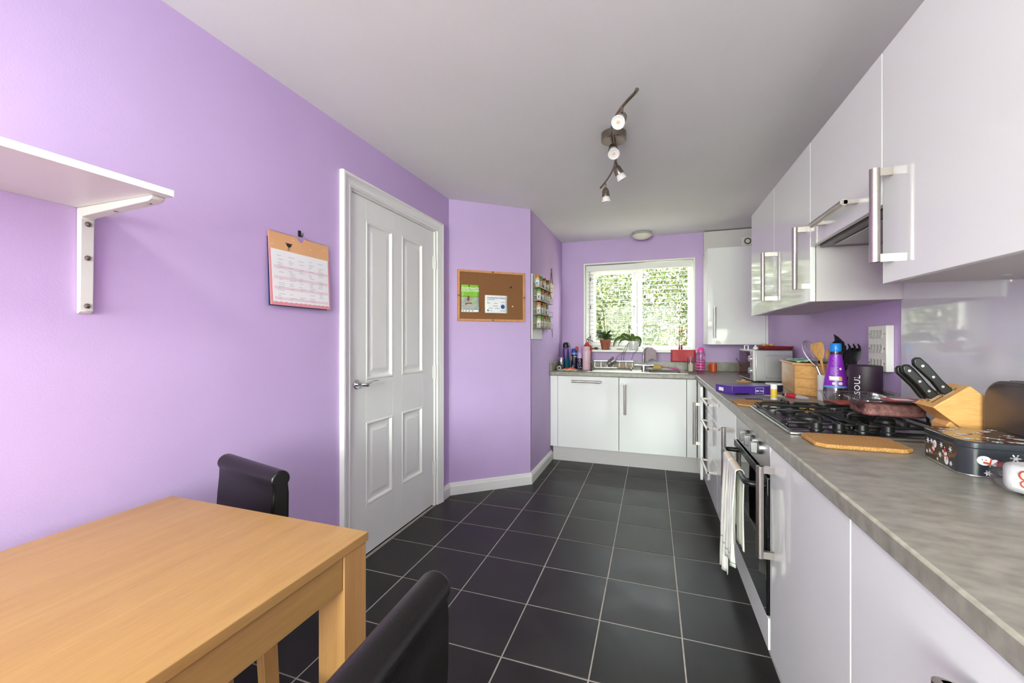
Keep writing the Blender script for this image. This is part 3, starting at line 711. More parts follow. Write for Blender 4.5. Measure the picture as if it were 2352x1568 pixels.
def grate(x0, x1, y0, y1, zt=.957):
    m = MB(); r = .0052; zl = .932
    c = [(x0, y0), (x1, y0), (x1, y1), (x0, y1)]
    m.tube([(x0+.01, y0, zl), (x1-.01, y0, zl), (x1, y0+.01, zl), (x1, y1-.01, zl), (x1-.01, y1, zl), (x0+.01, y1, zl), (x0, y1-.01, zl), (x0, y0+.01, zl)], r, 7, closed=True)
    for (x, y) in c: m.cyl((x+(.012 if x == x0 else -.012), y+(.012 if y == y0 else -.012), .9215), (x+(.012 if x == x0 else -.012), y+(.012 if y == y0 else -.012), zl), .006, n=8)
    xm = (x0+x1)/2
    for yb in (y0+.115, y1-.115) if y1-y0 > .35 else ((y0+y1)/2,):
        for sx in (-1, 1):
            xe = x0 if sx < 0 else x1
            m.tube([(xe, yb, zl), (xe, yb, zt-.008), (xe-sx*.008, yb, zt), (xm+sx*.018, yb, zt), (xm+sx*.012, yb, zt-.006)], r*.9, 7)
    for ye, sy in ((y0, 1), (y1, -1)):
        for xx in (xm,):
            m.tube([(xx, ye, zl), (xx, ye, zt-.008), (xx, ye+sy*.008, zt), (xx, ye+sy*.095, zt), (xx, ye+sy*.10, zt-.006)], r*.9, 7)
    ymid = (y0+y1)/2
    m.tube([(x0, ymid, zl), (x0+.004, ymid, zt-.004), (x0+.014, ymid, zt), (x1-.014, ymid, zt), (x1-.004, ymid, zt-.004), (x1, ymid, zl)], r*.9, 7)
    return m
obj('pan_support', grate(.455, .675, 1.735, 2.19), 'cast_iron', hb)
obj('pan_support', grate(.69, .925, 1.735, 2.19), 'cast_iron', hb)
for x in (.535, .60, .665, .735):
    obj('control_knob', MB().lathe([(0, .9215), (.021, .9215), (.021, .925), (.0175, .928), (.017, .945), (.015, .947), (0, .947)], (x, 1.677, 0), 20).box(x-.003, 1.661, .945, x+.003, 1.693, .951), 'black_plastic', hb)

# ---- ceiling lamps
sl_ = thing('spotlight_bar', 'curved nickel ceiling spotlight bar with four bulbs', 'ceiling light', (-.19, 2.25, H-.13))
zb = H-.062
sp_pts = [Vector((-.060, 1.80, zb))]+[p for p in bez((-.068, 1.822, zb), (-.19, 1.99, zb), (-.20, 2.10, zb), (-.198, 2.26, zb), 10)]+[p for p in bez((-.197, 2.28, zb), (-.192, 2.45, zb), (-.20, 2.60, zb), (-.33, 2.87, zb), 10)]+[Vector((-.337, 2.882, zb))]
obj('bar', MB().tube(sp_pts, .0085, 10), 'nickel', sl_)
obj('ceiling_rose', MB().lathe([(0, H-.001), (.066, H-.001), (.066, H-.038), (.061, H-.044), (0, H-.044)], (-.197, 2.27, 0), 28), 'nickel', sl_)
obj('rose_stud', MB().cyl((-.197, 2.27, H-.044), (-.197, 2.27, zb), .011, n=12), 'nickel', sl_)
def spot_head(base, aim, drop=.045):
    base = Vector(base); aim = Vector(aim).normalized(); k = base+Vector((0, 0, -drop))
    h = obj('lamp_arm', MB().cyl(base, k, .006, n=10), 'nickel', sl_)
    c = k+aim*-.005
    obj('lamp_cup', MB().lathe([(0, -.014), (.013, -.011), (.022, .004), (.026, .038), (.026, .046), (0, .046)], c, 18, axis=aim), 'nickel', h)
    obj('bulb', MB().lathe([(0, .044), (.021, .044), (.0295, .074), (.030, .081), (.0255, .082), (.0235, .078), (.0, .076)], c, 22, axis=aim), 'bulb_glass', h)
    obj('bulb_led', MB().lathe([(0, .0762), (.009, .0762), (.007, .0785), (0, .079)], c, 14, axis=aim), 'bulb_led', h)
spot_head((-.128, 1.905, zb), (-.18, -.72, -.66), .05)
spot_head((-.198, 2.235, zb), (.12, -.62, -.75), .03)
spot_head((-.2, 2.51, zb), (.42, .22, -.88), .03)
spot_head((-.297, 2.81, zb), (.05, .10, -.99), .05)
dm = thing('dome_lamp', 'small round flush ceiling lamp with opal glass near the window', 'ceiling light', (-.10, 4.47, H-.07))
obj('lamp_ring', MB().lathe([(0, H-.001), (.098, H-.001), (.102, H-.020), (.098, H-.026), (0, H-.026)], (-.10, 4.47, 0), 32), 'rocker_grey', dm)
obj('lamp_shade', MB().lathe([(.094, H-.026), (.096, H-.032), (.082, H-.050), (.055, H-.062), (.025, H-.068), (0, H-.069)], (-.10, 4.47, 0), 32), 'lamp_glass', dm)

# ================================================================== dining end
dl_ = thing('dome_lamp', 'added round ceiling lamp housing over the dining end, unseen behind the viewer', 'ceiling light', (-.50, -.25, 2.27))  # made-up housing for the added dining light, out of view
obj('lamp_ring', MB().lathe([(0, H-.001), (.235, H-.001), (.245, H-.03), (.235, H-.072), (.218, H-.072), (.218, H-.05), (0, H-.05)], (-.50, -.25, 0), 40), 'rocker_grey', dl_)
tb = thing('dining_table', 'oak veneer dining table with square legs', 'table', (-1.035, .15, 0))
TX0, TX1, TY0, TY1 = -1.400, -.672, -.55, .853
obj('table_top', MB().box(TX0, TY0, .729, TX1, TY1, .75), 'oak', tb, bevel=.0012)
for x in (TX0+.004, TX1-.080):
    for y in (TY0+.004, TY1-.080): obj('leg', MB().box(x, y, 0, x+.076, y+.076, .7285), 'oak_leg', tb, bevel=.0015)
for a in ((TX0+.082, TY1-.026, TX1-.082, TY1-.008), (TX0+.082, TY0+.008, TX1-.082, TY0+.026), (TX0+.008, TY0+.082, TX0+.026, TY1-.082), (TX1-.026, TY0+.082, TX1-.008, TY1-.082)):
    obj('apron', MB().box(a[0], a[1], .648, a[2], a[3], .7285), 'oak', tb, bevel=.001)

def make_chair(loc, rz, label):
    t = thing('dining_chair', label, 'chair', loc, rz, 'black leather dining chairs')
    w = .180
    # backrest: side profile (y,z) swept across the width, scrolled backwards at the top
    prof = [(.165, .335), (.165, .47), (.168, .60), (.174, .70), (.179, .755)]+[(.203+.029*math.cos(a), .802+.027*math.sin(a)) for a in [math.radians(218-12.8*k) for k in range(21)]]+[(.229, .755), (.228, .68), (.225, .60), (.222, .47), (.220, .335)]
    m = MB().prism([(y, z) for y, z in prof], 'x', -w, w)
    obj('backrest', m, 'leather', t, bevel=.007, local=True, smooth=50, segs=3)
    sm = MB().prism(rrect(-w, -.225, w, .170, .02), 'z', .405, .468)
    obj('seat', sm, 'leather', t, bevel=.014, local=True, smooth=50, segs=3)
    obj('seat_skirt', MB().box(-w+.006, -.218, .335, w-.006, .166, .407), 'leather', t, bevel=.004, local=True)
    for x in (-w+.028, w-.028):
        obj('leg', MB().prism([(-.02, -.02), (.02, -.02), (.02, .02), (-.02, .02)], 'z', .0, .338).xf(Matrix.Translation((x, -.195, 0))), 'oak_leg', t, bevel=.002, local=True)
        obj('leg', MB().add([(x-.02, .170, 0), (x+.02, .170, 0), (x+.02, .210, 0), (x-.02, .210, 0), (x-.022, .150, .338), (x+.022, .150, .338), (x+.022, .194, .338), (x-.022, .194, .338)],
            [(0,3,2,1),(4,5,6,7),(0,1,5,4),(1,2,6,5),(2,3,7,6),(3,0,4,7)]), 'oak_leg', t, bevel=.002, local=True)
    return t
make_chair((-1.295, .80, 0), math.radians(-13.4), 'black leather dining chair tucked under the far end of the table by the wall')
make_chair((-.553, .448, 0), math.radians(-88), 'black leather dining chair in the foreground, its back towards the cooker')

# ---- wall shelf
sh = thing('wall_shelf', 'white wall shelf on a white bracket above the table', 'shelf', (-1.35, .2, 1.30))
obj('shelf_board', MB().box(XL+.001, -.35, 1.600, -1.175, .722, 1.618), 'satin_white', sh, bevel=.001)
by = .688
br = obj('bracket', MB().prism([(XL+.001, 1.302), (XL+.014, 1.310), (XL+.020, 1.57), (XL+.026, 1.574), (-1.225, 1.586), (-1.207, 1.592), (-1.205, 1.5995), (XL+.001, 1.5995)], 'y', by, by+.032), 'plastic_white', sh, bevel=.003)
for z in (1.325, 1.46, 1.555): obj('screw', MB().lathe([(0, .0055), (.003, .005), (.0065, .003), (.0075, 0)], (XL+.0165+(z-1.31)*.02, by+.016, z), 14, axis=(1, 0, 0)), 'nickel', br)
for x in (-1.24, -1.38): obj('screw', MB().cyl((x, by+.016, 1.586-(-1.225-x)*.04-.0015), (x, by+.016, 1.59), .005, n=12), 'nickel', br)
# ================================================================== things on the walls
# wall calendar
cal = thing('wall_calendar', 'spiral-bound wall calendar with pink bordered planner page', 'calendar', (XL, 1.45, 1.37))
def CP(u, v, h): # u along the wall, v height, hangs slightly away at the bottom
    return Vector((XL+.004+h+(1.69-v)*.05, u, v))
def sheet(mb_pts, h, th=.0006):
    n = len(mb_pts); m = MB()
    m.add([CP(u, v, h) for u, v in mb_pts]+[CP(u, v, h+th) for u, v in mb_pts], [tuple(range(n))[::-1], tuple(range(n, 2*n))]+[(i, (i+1) % n, n+(i+1) % n, n+i) for i in range(n)])
    return m
Y0, Y1, Z0, Z1 = 1.285, 1.618, 1.378, 1.690
obj('back_card', sheet([(Y0-.006, Z0-.004), (Y1-.02, Z0-.004), (Y1-.01, 1.664), (Y0-.002, 1.664)], 0, .0015), 'navy_card', cal)
pg = obj('page_stack', sheet([(Y0, Z0), (Y1, Z0), (Y1, Z1), (1.475, Z1)]+[(1.453+.02*math.cos(a), Z1+.002-.02*math.sin(a)) for a in [PI*k/8 for k in range(9)]]+[(1.43, Z1), (Y0, Z1)], .003, .003), 'calendar_pink', cal)
obj('picture_strip', sheet([(Y0, 1.612), (Y1, 1.612), (Y1, Z1), (1.475, Z1)]+[(1.453+.022*math.cos(a), Z1+.002-.022*math.sin(a)) for a in [PI*k/8 for k in range(9)]]+[(1.43, Z1), (Y0, Z1)], .0063), 'calendar_tan', cal)
sc_pts = [(Y0+.008, 1.616), (Y1-.008, 1.616)]; k = 24
for i in range(k+1):
    u = Y1-.010-(Y1-Y0-.022)*i/k; sc_pts.append((u, Z0+.013+(.003 if i % 2 else 0)))
obj('planner_page', sheet(sc_pts, .0066), 'paper', cal)
rowm = MB(); inkm = MB(); drk = MB(); rr = random.Random(4)
for i in range(4): rowm.join(sheet([(Y0+.018, 1.548-i*.045-.012), (Y1-.014, 1.548-i*.045-.012), (Y1-.014, 1.548-i*.045), (Y0+.018, 1.548-i*.045)], .0073, .0002))
for i in range(25):
    z = 1.590-i*.0078
    for j in range(5):
        if rr.random() < .62:
            u = Y0+.038+j*.056+rr.uniform(-.003, .006); w = rr.uniform(.012, .034)
            (inkm if rr.random() < .85 else drk).join(sheet([(u, z), (u+w, z), (u+w, z+.0013), (u, z+.0013)], .0076, .0002))
obj('planner_rows', rowm, 'row_pink', cal); obj('handwriting', inkm.join(drk), 'ink', cal)
# printed barbecue on the picture strip
bb = MB().join(sheet([(1.385+.014*math.cos(a), 1.650-.015*math.sin(a)) for a in [PI*k/9 for k in range(10)]], .0070, .0002))
bb.join(sheet([(1.366, 1.650), (1.404, 1.650), (1.404, 1.653), (1.366, 1.653)], .0070, .0002)).join(sheet([(1.379, 1.620), (1.381, 1.620), (1.384, 1.637), (1.382, 1.637)], .0070, .0002)).join(sheet([(1.391, 1.620), (1.389, 1.620), (1.386, 1.637), (1.388, 1.637)], .0070, .0002))
obj('barbecue_print', bb, 'ink_dark', cal)
st_ = MB()
for u, v in ((1.30, 1.635), (1.41, 1.672), (1.505, 1.650), (1.55, 1.630), (1.59, 1.665)): st_.join(sheet([(u+(.005 if q % 2 == 0 else .002)*math.cos(q*PI/5), v+(.005 if q % 2 == 0 else .002)*math.sin(q*PI/5)) for q in range(10)], .0070, .0002))
obj('star_print', st_, 'cream', cal)
for i in range(30):
    u = Y0+.012+i*(Y1-Y0-.022)/29
    if abs(u-1.453) < .024: continue
    obj('binding_loop', MB().tube([CP(u+.001*math.cos(0), Z1+.004*math.sin(a)+.001, .004+.005*math.cos(a)) for a in [2*PI*q/8 for q in range(8)]], .0007, 4, closed=True), 'wire', cal)
tag(obj('wall_hook', MB().box(XL, 1.446, 1.700, XL+.006, 1.458, 1.727).tube([(XL+.005, 1.452, 1.706), (XL+.018, 1.452, 1.698), (XL+.022, 1.452, 1.704), (XL+.022, 1.452, 1.714)], .003, 6), 'black_plastic'), 'small black hook holding the wall calendar', 'hook')

# cork pinboard on the angled wall
def DP(s, z, h): return Vector((DA[0]+dux*s+dnx*h, DA[1]+duy*s+dny*h, z))
cb = thing('pinboard', 'cork pinboard in a wooden frame on the angled wall', 'pinboard', tuple(DP(.357, 1.38, 0)))
s0, s1, z0, z1 = .067, .6475, 1.381, 1.792
obj('cork_sheet', MB().add([DP(a, b, h) for h in (.001, .010) for a, b in ((s0+.008, z0+.008), (s1-.008, z0+.008), (s1-.008, z1-.008), (s0+.008, z1-.008))], [(0,3,2,1),(4,5,6,7),(0,1,5,4),(1,2,6,5),(2,3,7,6),(3,0,4,7)]), 'cork', cb)
obj('frame', frame_loft((s0+.018, z0+.018, s1-.018, z1-.018), [(0, .009), (.001, .017), (.016, .018), (.018, .015), (.018, .001)], lambda u, v, h: DP(u, v, h)), 'frame_wood', cb, smooth=25)
for s, z in ((.36, z1-.008), (.36, z0+.008), (s0+.008, 1.585), (s1-.008, 1.585)): obj('mounting_clip', MB().add([DP(s+a, z+b, h) for h in (.017, .0195) for a, b in ((-.009, -.006), (.009, -.006), (.009, .006), (-.009, .006))], [(0,3,2,1),(4,5,6,7),(0,1,5,4),(1,2,6,5),(2,3,7,6),(3,0,4,7)]), 'nickel', cb, bevel=.001)
def dpoly(pts, h, th=.0005, bend=None):
    n = len(pts); b = bend or (lambda s, z: 0)
    return MB().add([DP(u, v, h+b(u, v)) for u, v in pts]+[DP(u, v, h+th+b(u, v)) for u, v in pts], [tuple(range(n))[::-1], tuple(range(n, 2*n))]+[(i, (i+1) % n, n+(i+1) % n, n+i) for i in range(n)])
def dquad(a, b, c, d, h, bend, n=8, m=10):
    return MB().grid(lambda u, v: DP(a+(b-a)*u, c+(d-c)*v, h+bend(a+(b-a)*u, c+(d-c)*v)), n, m)
lf = thing('leaflet', 'green food waste leaflet pinned to the corkboard, its corner curling', 'leaflet', tuple(DP(.165, 1.452, .011)))
bend = lambda s, z: .022*max(0, (s-.17)/.075)*max(0, (1.62-z)/.17)**1.3
obj('green_cover', dquad(.099, .243, 1.575, 1.672, .0125, bend), 'leaflet_green', lf, solid=.0005, smooth=80)
obj('photo_area', dquad(.099, .243, 1.470, 1.575, .0125, bend), 'leaflet_grey', lf, solid=.0005, smooth=80)
obj('white_foot', dquad(.099, .238, 1.453, 1.470, .0125, bend), 'paper', lf, solid=.0005, smooth=80)
for i, wd in enumerate(('FOOD WASTE', 'COLLECTIONS')):
    m = text_mb(wd, .0225, .0002, bold=.0004); o_ = DP(.170, 1.643-.019*i, .0135)
    for k in range(len(m.v)): p = m.v[k]; m.v[k] = DP(.170+p.x, 1.643-.019*i+p.y, .0136+p.z+bend(.170+p.x, 1.64))
    obj('lettering', m, 'paper', lf, smooth=0)
obj('bowl_print', dpoly([(.115, 1.512), (.122, 1.482), (.205, 1.478), (.212, 1.508), (.19, 1.518), (.135, 1.52)], .0135, bend=bend), 'rocker_grey', lf)
obj('food_print', dpoly(disc_pts(.165, 1.517, .038, .012), .0142, bend=bend).join(dpoly([(.145, 1.55), (.16, 1.538), (.168, 1.58), (.15, 1.583)], .0138, bend=bend)), 'brown_food', lf)
obj('salad_print', dpoly(disc_pts(.200, 1.527, .016, .016), .0150, bend=bend), 'leaf_food_green', lf)
lg = MB()
for s in (.112, .136, .162, .19): lg.join(dpoly(disc_pts(s, 1.4615, .005, .0035), .0135, bend=bend))
obj('foot_marks', lg, 'ink_dark', lf)
obj('pin', MB().lathe([(0, 0), (.005, 0), (.005, .004), (.003, .006), (0, .006)], DP(.160, 1.664, .0135), 10, axis=(dnx, dny, 0)), 'black_plastic', lf)
ct = thing('certificate', 'white award certificate with a blue seal pinned to the corkboard', 'certificate', tuple(DP(.39, 1.448, .011)))
bend2 = lambda s, z: .004+.004*math.sin((s-.29)*22)+.006*((z-1.52)/.07)**2
obj('sheet', dquad(.293, .488, 1.4485, 1.594, .0125, bend2), 'paper', ct, solid=.0005, smooth=80)
m = text_mb("Headteacher's Award", .0185, .0002, bold=.0002)
for k in range(len(m.v)): p = m.v[k]; m.v[k] = DP(.39+p.x, 1.573+p.y, .0136+p.z+bend2(.39+p.x, 1.573))
obj('lettering', m, 'cert_blue', ct, smooth=0)
ln = MB()
for a, b, z in ((.305, .375, 1.556), (.31, .462, 1.537), (.31, .40, 1.527), (.36, .405, 1.506), (.325, .36, 1.487), (.378, .42, 1.487), (.335, .47, 1.466)): ln.join(dpoly([(a, z), (b, z), (b, z+.0035), (a, z+.0035)], .0138, bend=bend2))
ln.join(dpoly(disc_pts(.318, 1.470, .008), .0138, bend=bend2))
obj('printed_lines', ln, 'barcode', ct)
obj('seal', dpoly(disc_pts(.448, 1.503, .018, n=20), .0138, bend=bend2), 'cert_blue', ct)
obj('pin', MB().lathe([(0, 0), (.006, 0), (.006, .004), (.004, .007), (0, .007)], DP(.383, 1.587, .0155), 10, axis=(dnx, dny, 0)), 'yellow', ct)
tag(obj('push_pin', MB().lathe([(0, 0), (.007, 0), (.006, .004), (.004, .010), (.006, .013), (0, .014)], DP(.521, 1.668, .010), 10, axis=(dnx, dny, 0)), 'ink_dark'), 'dark push pin in the bare upper right of the corkboard', 'pin')
tag(obj('push_pin', MB().lathe([(0, 0), (.006, 0), (.006, .006), (.004, .010), (0, .011)], DP(.537, 1.508, .010), 10, axis=(dnx, dny-.0, .0)), 'cream'), 'pale push pin right of the award certificate', 'pin')

# spice rack with its jars
rk = thing('spice_rack', 'wall-mounted wire spice rack with four shelves', 'rack', (XS, 3.62, 1.22))
obj('backing_board', MB().box(XS+.001, 3.385, 1.235, XS+.010, 3.72, 1.80), 'satin_white', rk, bevel=.001)
shelf_z = (1.684, 1.57, 1.45, 1.333)
for z in shelf_z:
    m = MB(); xa, xb, ya, yb = XS+.014, XS+.075, 3.40, 3.875
    m.tube([(xa, ya, z), (xb, ya, z), (xb, yb, z), (xa, yb, z)], .0018, 5, closed=True)
    m.tube([(xa, ya, z+.042), (xb, ya, z+.042), (xb, yb, z+.042), (xa, yb, z+.042)], .0016, 5, closed=True)
    for q in (ya, (ya+yb)/2, yb): m.cyl((xb, q, z), (xb, q, z+.042), .0014, n=5); m.cyl((xa, q, z+.001), (xb, q, z+.001), .0014, n=5)
    for q in range(4): m.cyl((xa+.012+q*.014, ya, z), (xa+.012+q*.014, yb, z), .0013, n=5)
    obj('wire_shelf', m, 'wire', rk)
    obj('shelf_plate', MB().box(xa+.002, ya+.002, z-.003, xb-.004, yb-.004, z-.0015), 'mauve_dark', rk)
for y in (3.405, 3.87): obj('side_wire', MB().cyl((XS+.013, y, 1.30), (XS+.013, y, 1.79), .002, n=6), 'wire', rk)
obj('hanging_cord', MB().tube([(XS+.074, 3.84, 1.33), (XS+.078, 3.842, 1.29), (XS+.076, 3.845, 1.25)], .003, 6), 'black_plastic', rk)
jars = {'tall': {}}
def jar(y, z, lid, fill, lid_h=.022, label=''):
    t = thing('spice_jar', label, 'jar', (XS+.044, y, z+.0035), RND.uniform(-.3, .3), 'spice jars on the wall rack')
    key = (lid, fill)
    if key not in jars:
        a = obj('jar_body', MB().lathe([(0, 0), (.020, 0), (.0215, .004), (.0215, .070), (.017, .080), (.016, .083), (0, .083)], n=16), fill, t, local=True)
        b = obj('jar_lid', MB().lathe([(0, .083), (.019, .083), (.019, .103), (.017, .106), (0, .106)], n=16), lid, t, local=True)
        c = obj('jar_label', MB().grid(lambda u, v: Vector((.0220*math.cos(-2.35+u*1.7), .0220*math.sin(-2.35+u*1.7), .014+v*.048)), 8, 1), 'paper', t, local=True, solid=.0003)
        d_ = obj('bar_code', MB().grid(lambda u, v: Vector((.0224*math.cos(-1.9+u*.5), .0224*math.sin(-1.9+u*.5), .02+v*.022)), 4, 1), 'barcode', c, local=True, solid=.0003)
        jars[key] = (a, b, c, d_)
    else:
        a, b, c, d_ = jars[key]
        for q in (a, b, c):
            n_ = q.copy(); C.objects.link(n_); n_.parent = t
            if q is c: e = d_.copy(); C.objects.link(e); e.parent = n_
rows = [('top', shelf_z[0], (('orange', 3.435), ('green', 3.535), ('brown', 3.655), ('brown', 3.79))),
        ('second', shelf_z[1], (('green', 3.475), ('orange', 3.585), ('brown', 3.66), ('orange', 3.74), ('brown', 3.815))),
        ('third', shelf_z[2], (('orange', 3.47), ('brown', 3.565), ('orange', 3.64), ('green', 3.745))),
        ('bottom', shelf_z[3], (('green', 3.475), ('green', 3.56), ('brown', 3.625), ('orange', 3.695), ('green', 3.765), ('green', 3.835)))]
ORD = ('nearest', 'second', 'third', 'fourth', 'fifth', 'last')
for nm, z, js in rows:
    for i, (c_, y) in enumerate(js):
        jar(y, z, c_+'_jar', 'spice_a' if (i % 2 == 0) else 'spice_b', label='%s-lidded spice jar, %s along the %s shelf of the rack' % (c_, ORD[i], nm))

# hanging plaque on a cord
pq = thing('hanging_plaque', 'cream tongue-shaped plaque hung on a brown cord beside the spice rack', 'plaque', (XS, 4.10, 1.64))
sh_pts = [(4.04, 1.795), (4.05, 1.805), (4.165, 1.80), (4.175, 1.79), (4.175, 1.72), (4.155, 1.675), (4.115, 1.645), (4.085, 1.655), (4.05, 1.70), (4.038, 1.74)]
obj('plaque_body', MB().prism(sh_pts, 'x', XS+.004, XS+.014), 'cream', pq, bevel=.003)
obj('cord', MB().tube([(XS+.010, 4.06, 1.795), (XS+.008, 4.10, 1.95), (XS+.010, 4.14, 1.795)], .004, 6), 'brown_jar', pq)
obj('nail', MB().cyl((XS, 4.10, 1.952), (XS+.014, 4.10, 1.954), .004, n=8), 'nickel', pq)

# ================================================================== window sill
SZ = 1.1205
def blade(m, base, tip, bow, w0, n=6):
    base, tip, bow = Vector(base), Vector(tip), Vector(bow); pts = bez(base, base+bow*.6, base+(tip-base)*.6+bow, tip, n)
    v = []
    for i, p in enumerate(pts):
        tg = (pts[min(i+1, n)]-pts[max(i-1, 0)]).normalized()
        side = tg.cross(Vector((0, -1, .35)).normalized()); side = side.normalized() if side.length > .15 else Vector((1, 0, 0))
        nm_ = side.cross(tg)
        w = w0*math.sin(PI*min(.94, .12+.86*i/n)); v += [p-side*w+nm_*w*.3, p, p+side*w+nm_*w*.3]
    m.add(v, [q for i in range(n) for q in ((i*3, i*3+1, i*3+4, i*3+3), (i*3+1, i*3+2, i*3+5, i*3+4))])
    return m
pt = thing('potted_plant', 'spiky green plant in a terracotta pot on the window sill', 'plant', (-.488, 4.60, SZ))
px_, py_ = -.488, 4.60
obj('pot', MB().lathe([(0, SZ), (.038, SZ), (.041, SZ+.004), (.054, SZ+.080), (.060, SZ+.080), (.062, SZ+.108), (.056, SZ+.110), (.052, SZ+.098), (0, SZ+.095)], (px_, py_, 0), 24), 'terracotta', pt)
r_ = random.Random(2)
for i in range(34):
    a = r_.uniform(0, 2*PI); l = r_.uniform(.05, .11); z = SZ+.10+r_.uniform(0, .05)
    tip = (px_+math.cos(a)*l-.012, py_-.01+math.sin(a)*l*.42, z+r_.uniform(-.02, .09))
    obj('leaf', blade(MB(), (px_+.004*math.cos(a), py_+.004*math.sin(a), z), tip, (math.cos(a)*.02, math.sin(a)*.01, .035), .0072), 'leaf_dark', pt, solid=.0008, smooth=80)
obj('stem', MB().tube([(px_+.01, py_, SZ+.09), (px_-.012, py_, SZ+.26), (px_-.022, py_, SZ+.43)], .0035, 6, radii=[.006, .004, .0025]), 'stem', pt)
od = thing('orchid', 'orchid with broad drooping leaves in a white pot on the window sill', 'plant', (-.190, 4.60, SZ))
ox, oy = -.190, 4.60
obj('pot', MB().lathe([(0, SZ), (.040, SZ), (.046, SZ+.006), (.053, SZ+.085), (.052, SZ+.096), (.048, SZ+.094), (.044, SZ+.082), (0, SZ+.080)], (ox, oy, 0), 24), 'ceramic_white', od)
for tip, bow, w in (((-.40, 4.585, 1.155), (-.07, 0, .10), .026), ((-.315, 4.60, 1.275), (-.04, 0, .07), .022), ((-.128, 4.59, 1.155), (.06, 0, .09), .028), ((-.215, 4.62, 1.285), (.02, 0, .05), .022), ((-.345, 4.555, 1.16), (-.05, -.02, .07), .012)):
    obj('leaf', blade(MB(), (ox-.022, oy, SZ+.085), tip, bow, w, 8), 'leaf_orchid', od, solid=.0018, smooth=80)
obj('flower_stem', MB().tube([(ox-.03, oy, SZ+.09), (ox-.04, oy, SZ+.17), (ox-.046, oy, SZ+.25), (ox-.05, oy, SZ+.325)], .003, 6), 'stem', od)
for z in (.20, .245): obj('bud', MB().ell((ox-.043, oy, SZ+z), .006, .006, .012, 10, 6), 'stem', od)
for pts in ([(-.235, 4.575, 1.20), (-.275, 4.556, 1.15), (-.29, 4.545, 1.10), (-.36, 4.54, 1.045), (-.372, 4.54, 1.012)], [(-.24, 4.575, 1.20), (-.262, 4.556, 1.13), (-.282, 4.545, 1.08), (-.292, 4.54, 1.035), (-.29, 4.54, 1.008)], [(-.14, 4.575, 1.17), (-.15, 4.556, 1.12), (-.19, 4.545, 1.08), (-.208, 4.54, 1.02)], [(-.29, 4.545, 1.09), (-.315, 4.54, 1.05), (-.312, 4.54, 1.01)], [(-.10, 4.575, 1.155), (-.085, 4.565, 1.13)]):
    obj('air_root', MB().tube(pts, .0028, 5), 'root', od)
for nm, lab, x, y, rx, ry, rz, mt in (('pebble', 'flat beige pebble on the sill between the two plants', -.335, 4.60, .034, .02, .009, 'cream'), ('pebble', 'dark green pebble on the sill left of the terracotta pot', -.590, 4.60, .024, .016, .014, 'leaf_dark'), ('pebble', 'orange pebble at the left end of the window sill', -.640, 4.605, .026, .016, .010, 'orange')):
    tag(obj(nm, MB().ell((x, y, SZ+rz), rx, ry, rz, 16, 8), mt), lab, 'pebble')
rc = thing('red_mat', 'red stiff mat hanging over the right end of the window sill', 'mat', (.302, 4.57, .998))
obj('mat_sheet', MB().grid(lambda u, v: Vector((.184+.236*u, (4.571-.003*math.sin(u*7) if v < .62 else 4.571+(v-.62)*.16), (1.0+.124*v/.62 if v < .62 else 1.1245))), 12, 16), 'red', rc, solid=.003, smooth=50)
fb = thing('drink_bottle', 'clear bottle with red liquid and red lid on the sill', 'bottle', (.279, 4.605, 1.1265))
bz_ = 1.1265
obj('bottle_glass', MB().lathe([(0, bz_), (.020, bz_), (.020, bz_+.10), (.022, bz_+.14), (.016, bz_+.168), (.014, bz_+.18), (0, bz_+.18)], (.279, 4.605, 0), 18), 'clear', fb)
obj('red_liquid', MB().lathe([(0, bz_+.001), (.0188, bz_+.001), (.018, bz_+.05), (0, bz_+.05)], (.279, 4.605, 0), 18), 'red_liquid', fb)
obj('lid', MB().lathe([(.0, bz_+.178), (.018, bz_+.178), (.018, bz_+.19), (0, bz_+.192)], (.279, 4.605, 0), 16).tube([(.282, 4.605, bz_+.188), (.305, 4.60, bz_+.197), (.315, 4.60, bz_+.196)], .005, 6), 'red_liquid', fb)
obj('straw', MB().cyl((.25, 4.588, bz_+.14), (.264, 4.588, bz_+.05), .0022, n=6), 'red', fb)

# ================================================================== worktop below the window
ZC = .9105
def lathe_thing(name, label, cat, x, y, parts, z=ZC, n=22):
    t = thing(name, label, cat, (x, y, z))
    for pn, mt, prof in parts: obj(pn, MB().lathe([(r, z+h) for r, h in prof], (x, y, 0), n), mt, t)
    return t
b = lathe_thing('water_bottle', 'tall purple to teal bottle with a black domed lid in the corner', 'bottle', -.916, 4.545,
    [('body', 'bottle_fade', [(0, 0), (.036, 0), (.040, .006), (.040, .205), (.036, .228), (.031, .236), (0, .236)]), ('lid', 'black_plastic', [(0, .234), (.034, .234), (.036, .250), (.034, .272), (.024, .288), (0, .293)])])
obj('carry_loop', MB().tube([(-.882, 4.535, ZC+.235), (-.872, 4.53, ZC+.20), (-.868, 4.53, ZC+.14), (-.872, 4.53, ZC+.12)], .003, 6), 'lilac', b)
b = lathe_thing('water_bottle', 'navy bottle with blue cap and orange spout cover', 'bottle', -.812, 4.49,
    [('body', 'navy', [(0, 0), (.033, 0), (.036, .006), (.036, .150), (.034, .158), (0, .158)]), ('collar', 'sky_blue', [(0, .157), (.035, .157), (.035, .178), (0, .178)]), ('cap', 'rubber_blue', [(0, .177), (.032, .177), (.031, .205), (.024, .222), (0, .226)])])
obj('spout_cover', MB().lathe([(.008, -.006), (.021, -.006), (.022, 0), (.021, .006), (.008, .006), (.006, 0), (.008, -.006)], (-.782, 4.475, ZC+.225), 18, axis=(.75, -.6, .1)), 'orange', b)
obj('yellow_print', MB().grid(lambda u, v: Vector((-.812+.0365*math.cos(-1.5+u*.9), 4.49+.0365*math.sin(-1.5+u*.9), ZC+.128+v*.014)), 6, 1), 'yellow', b, solid=.0004)
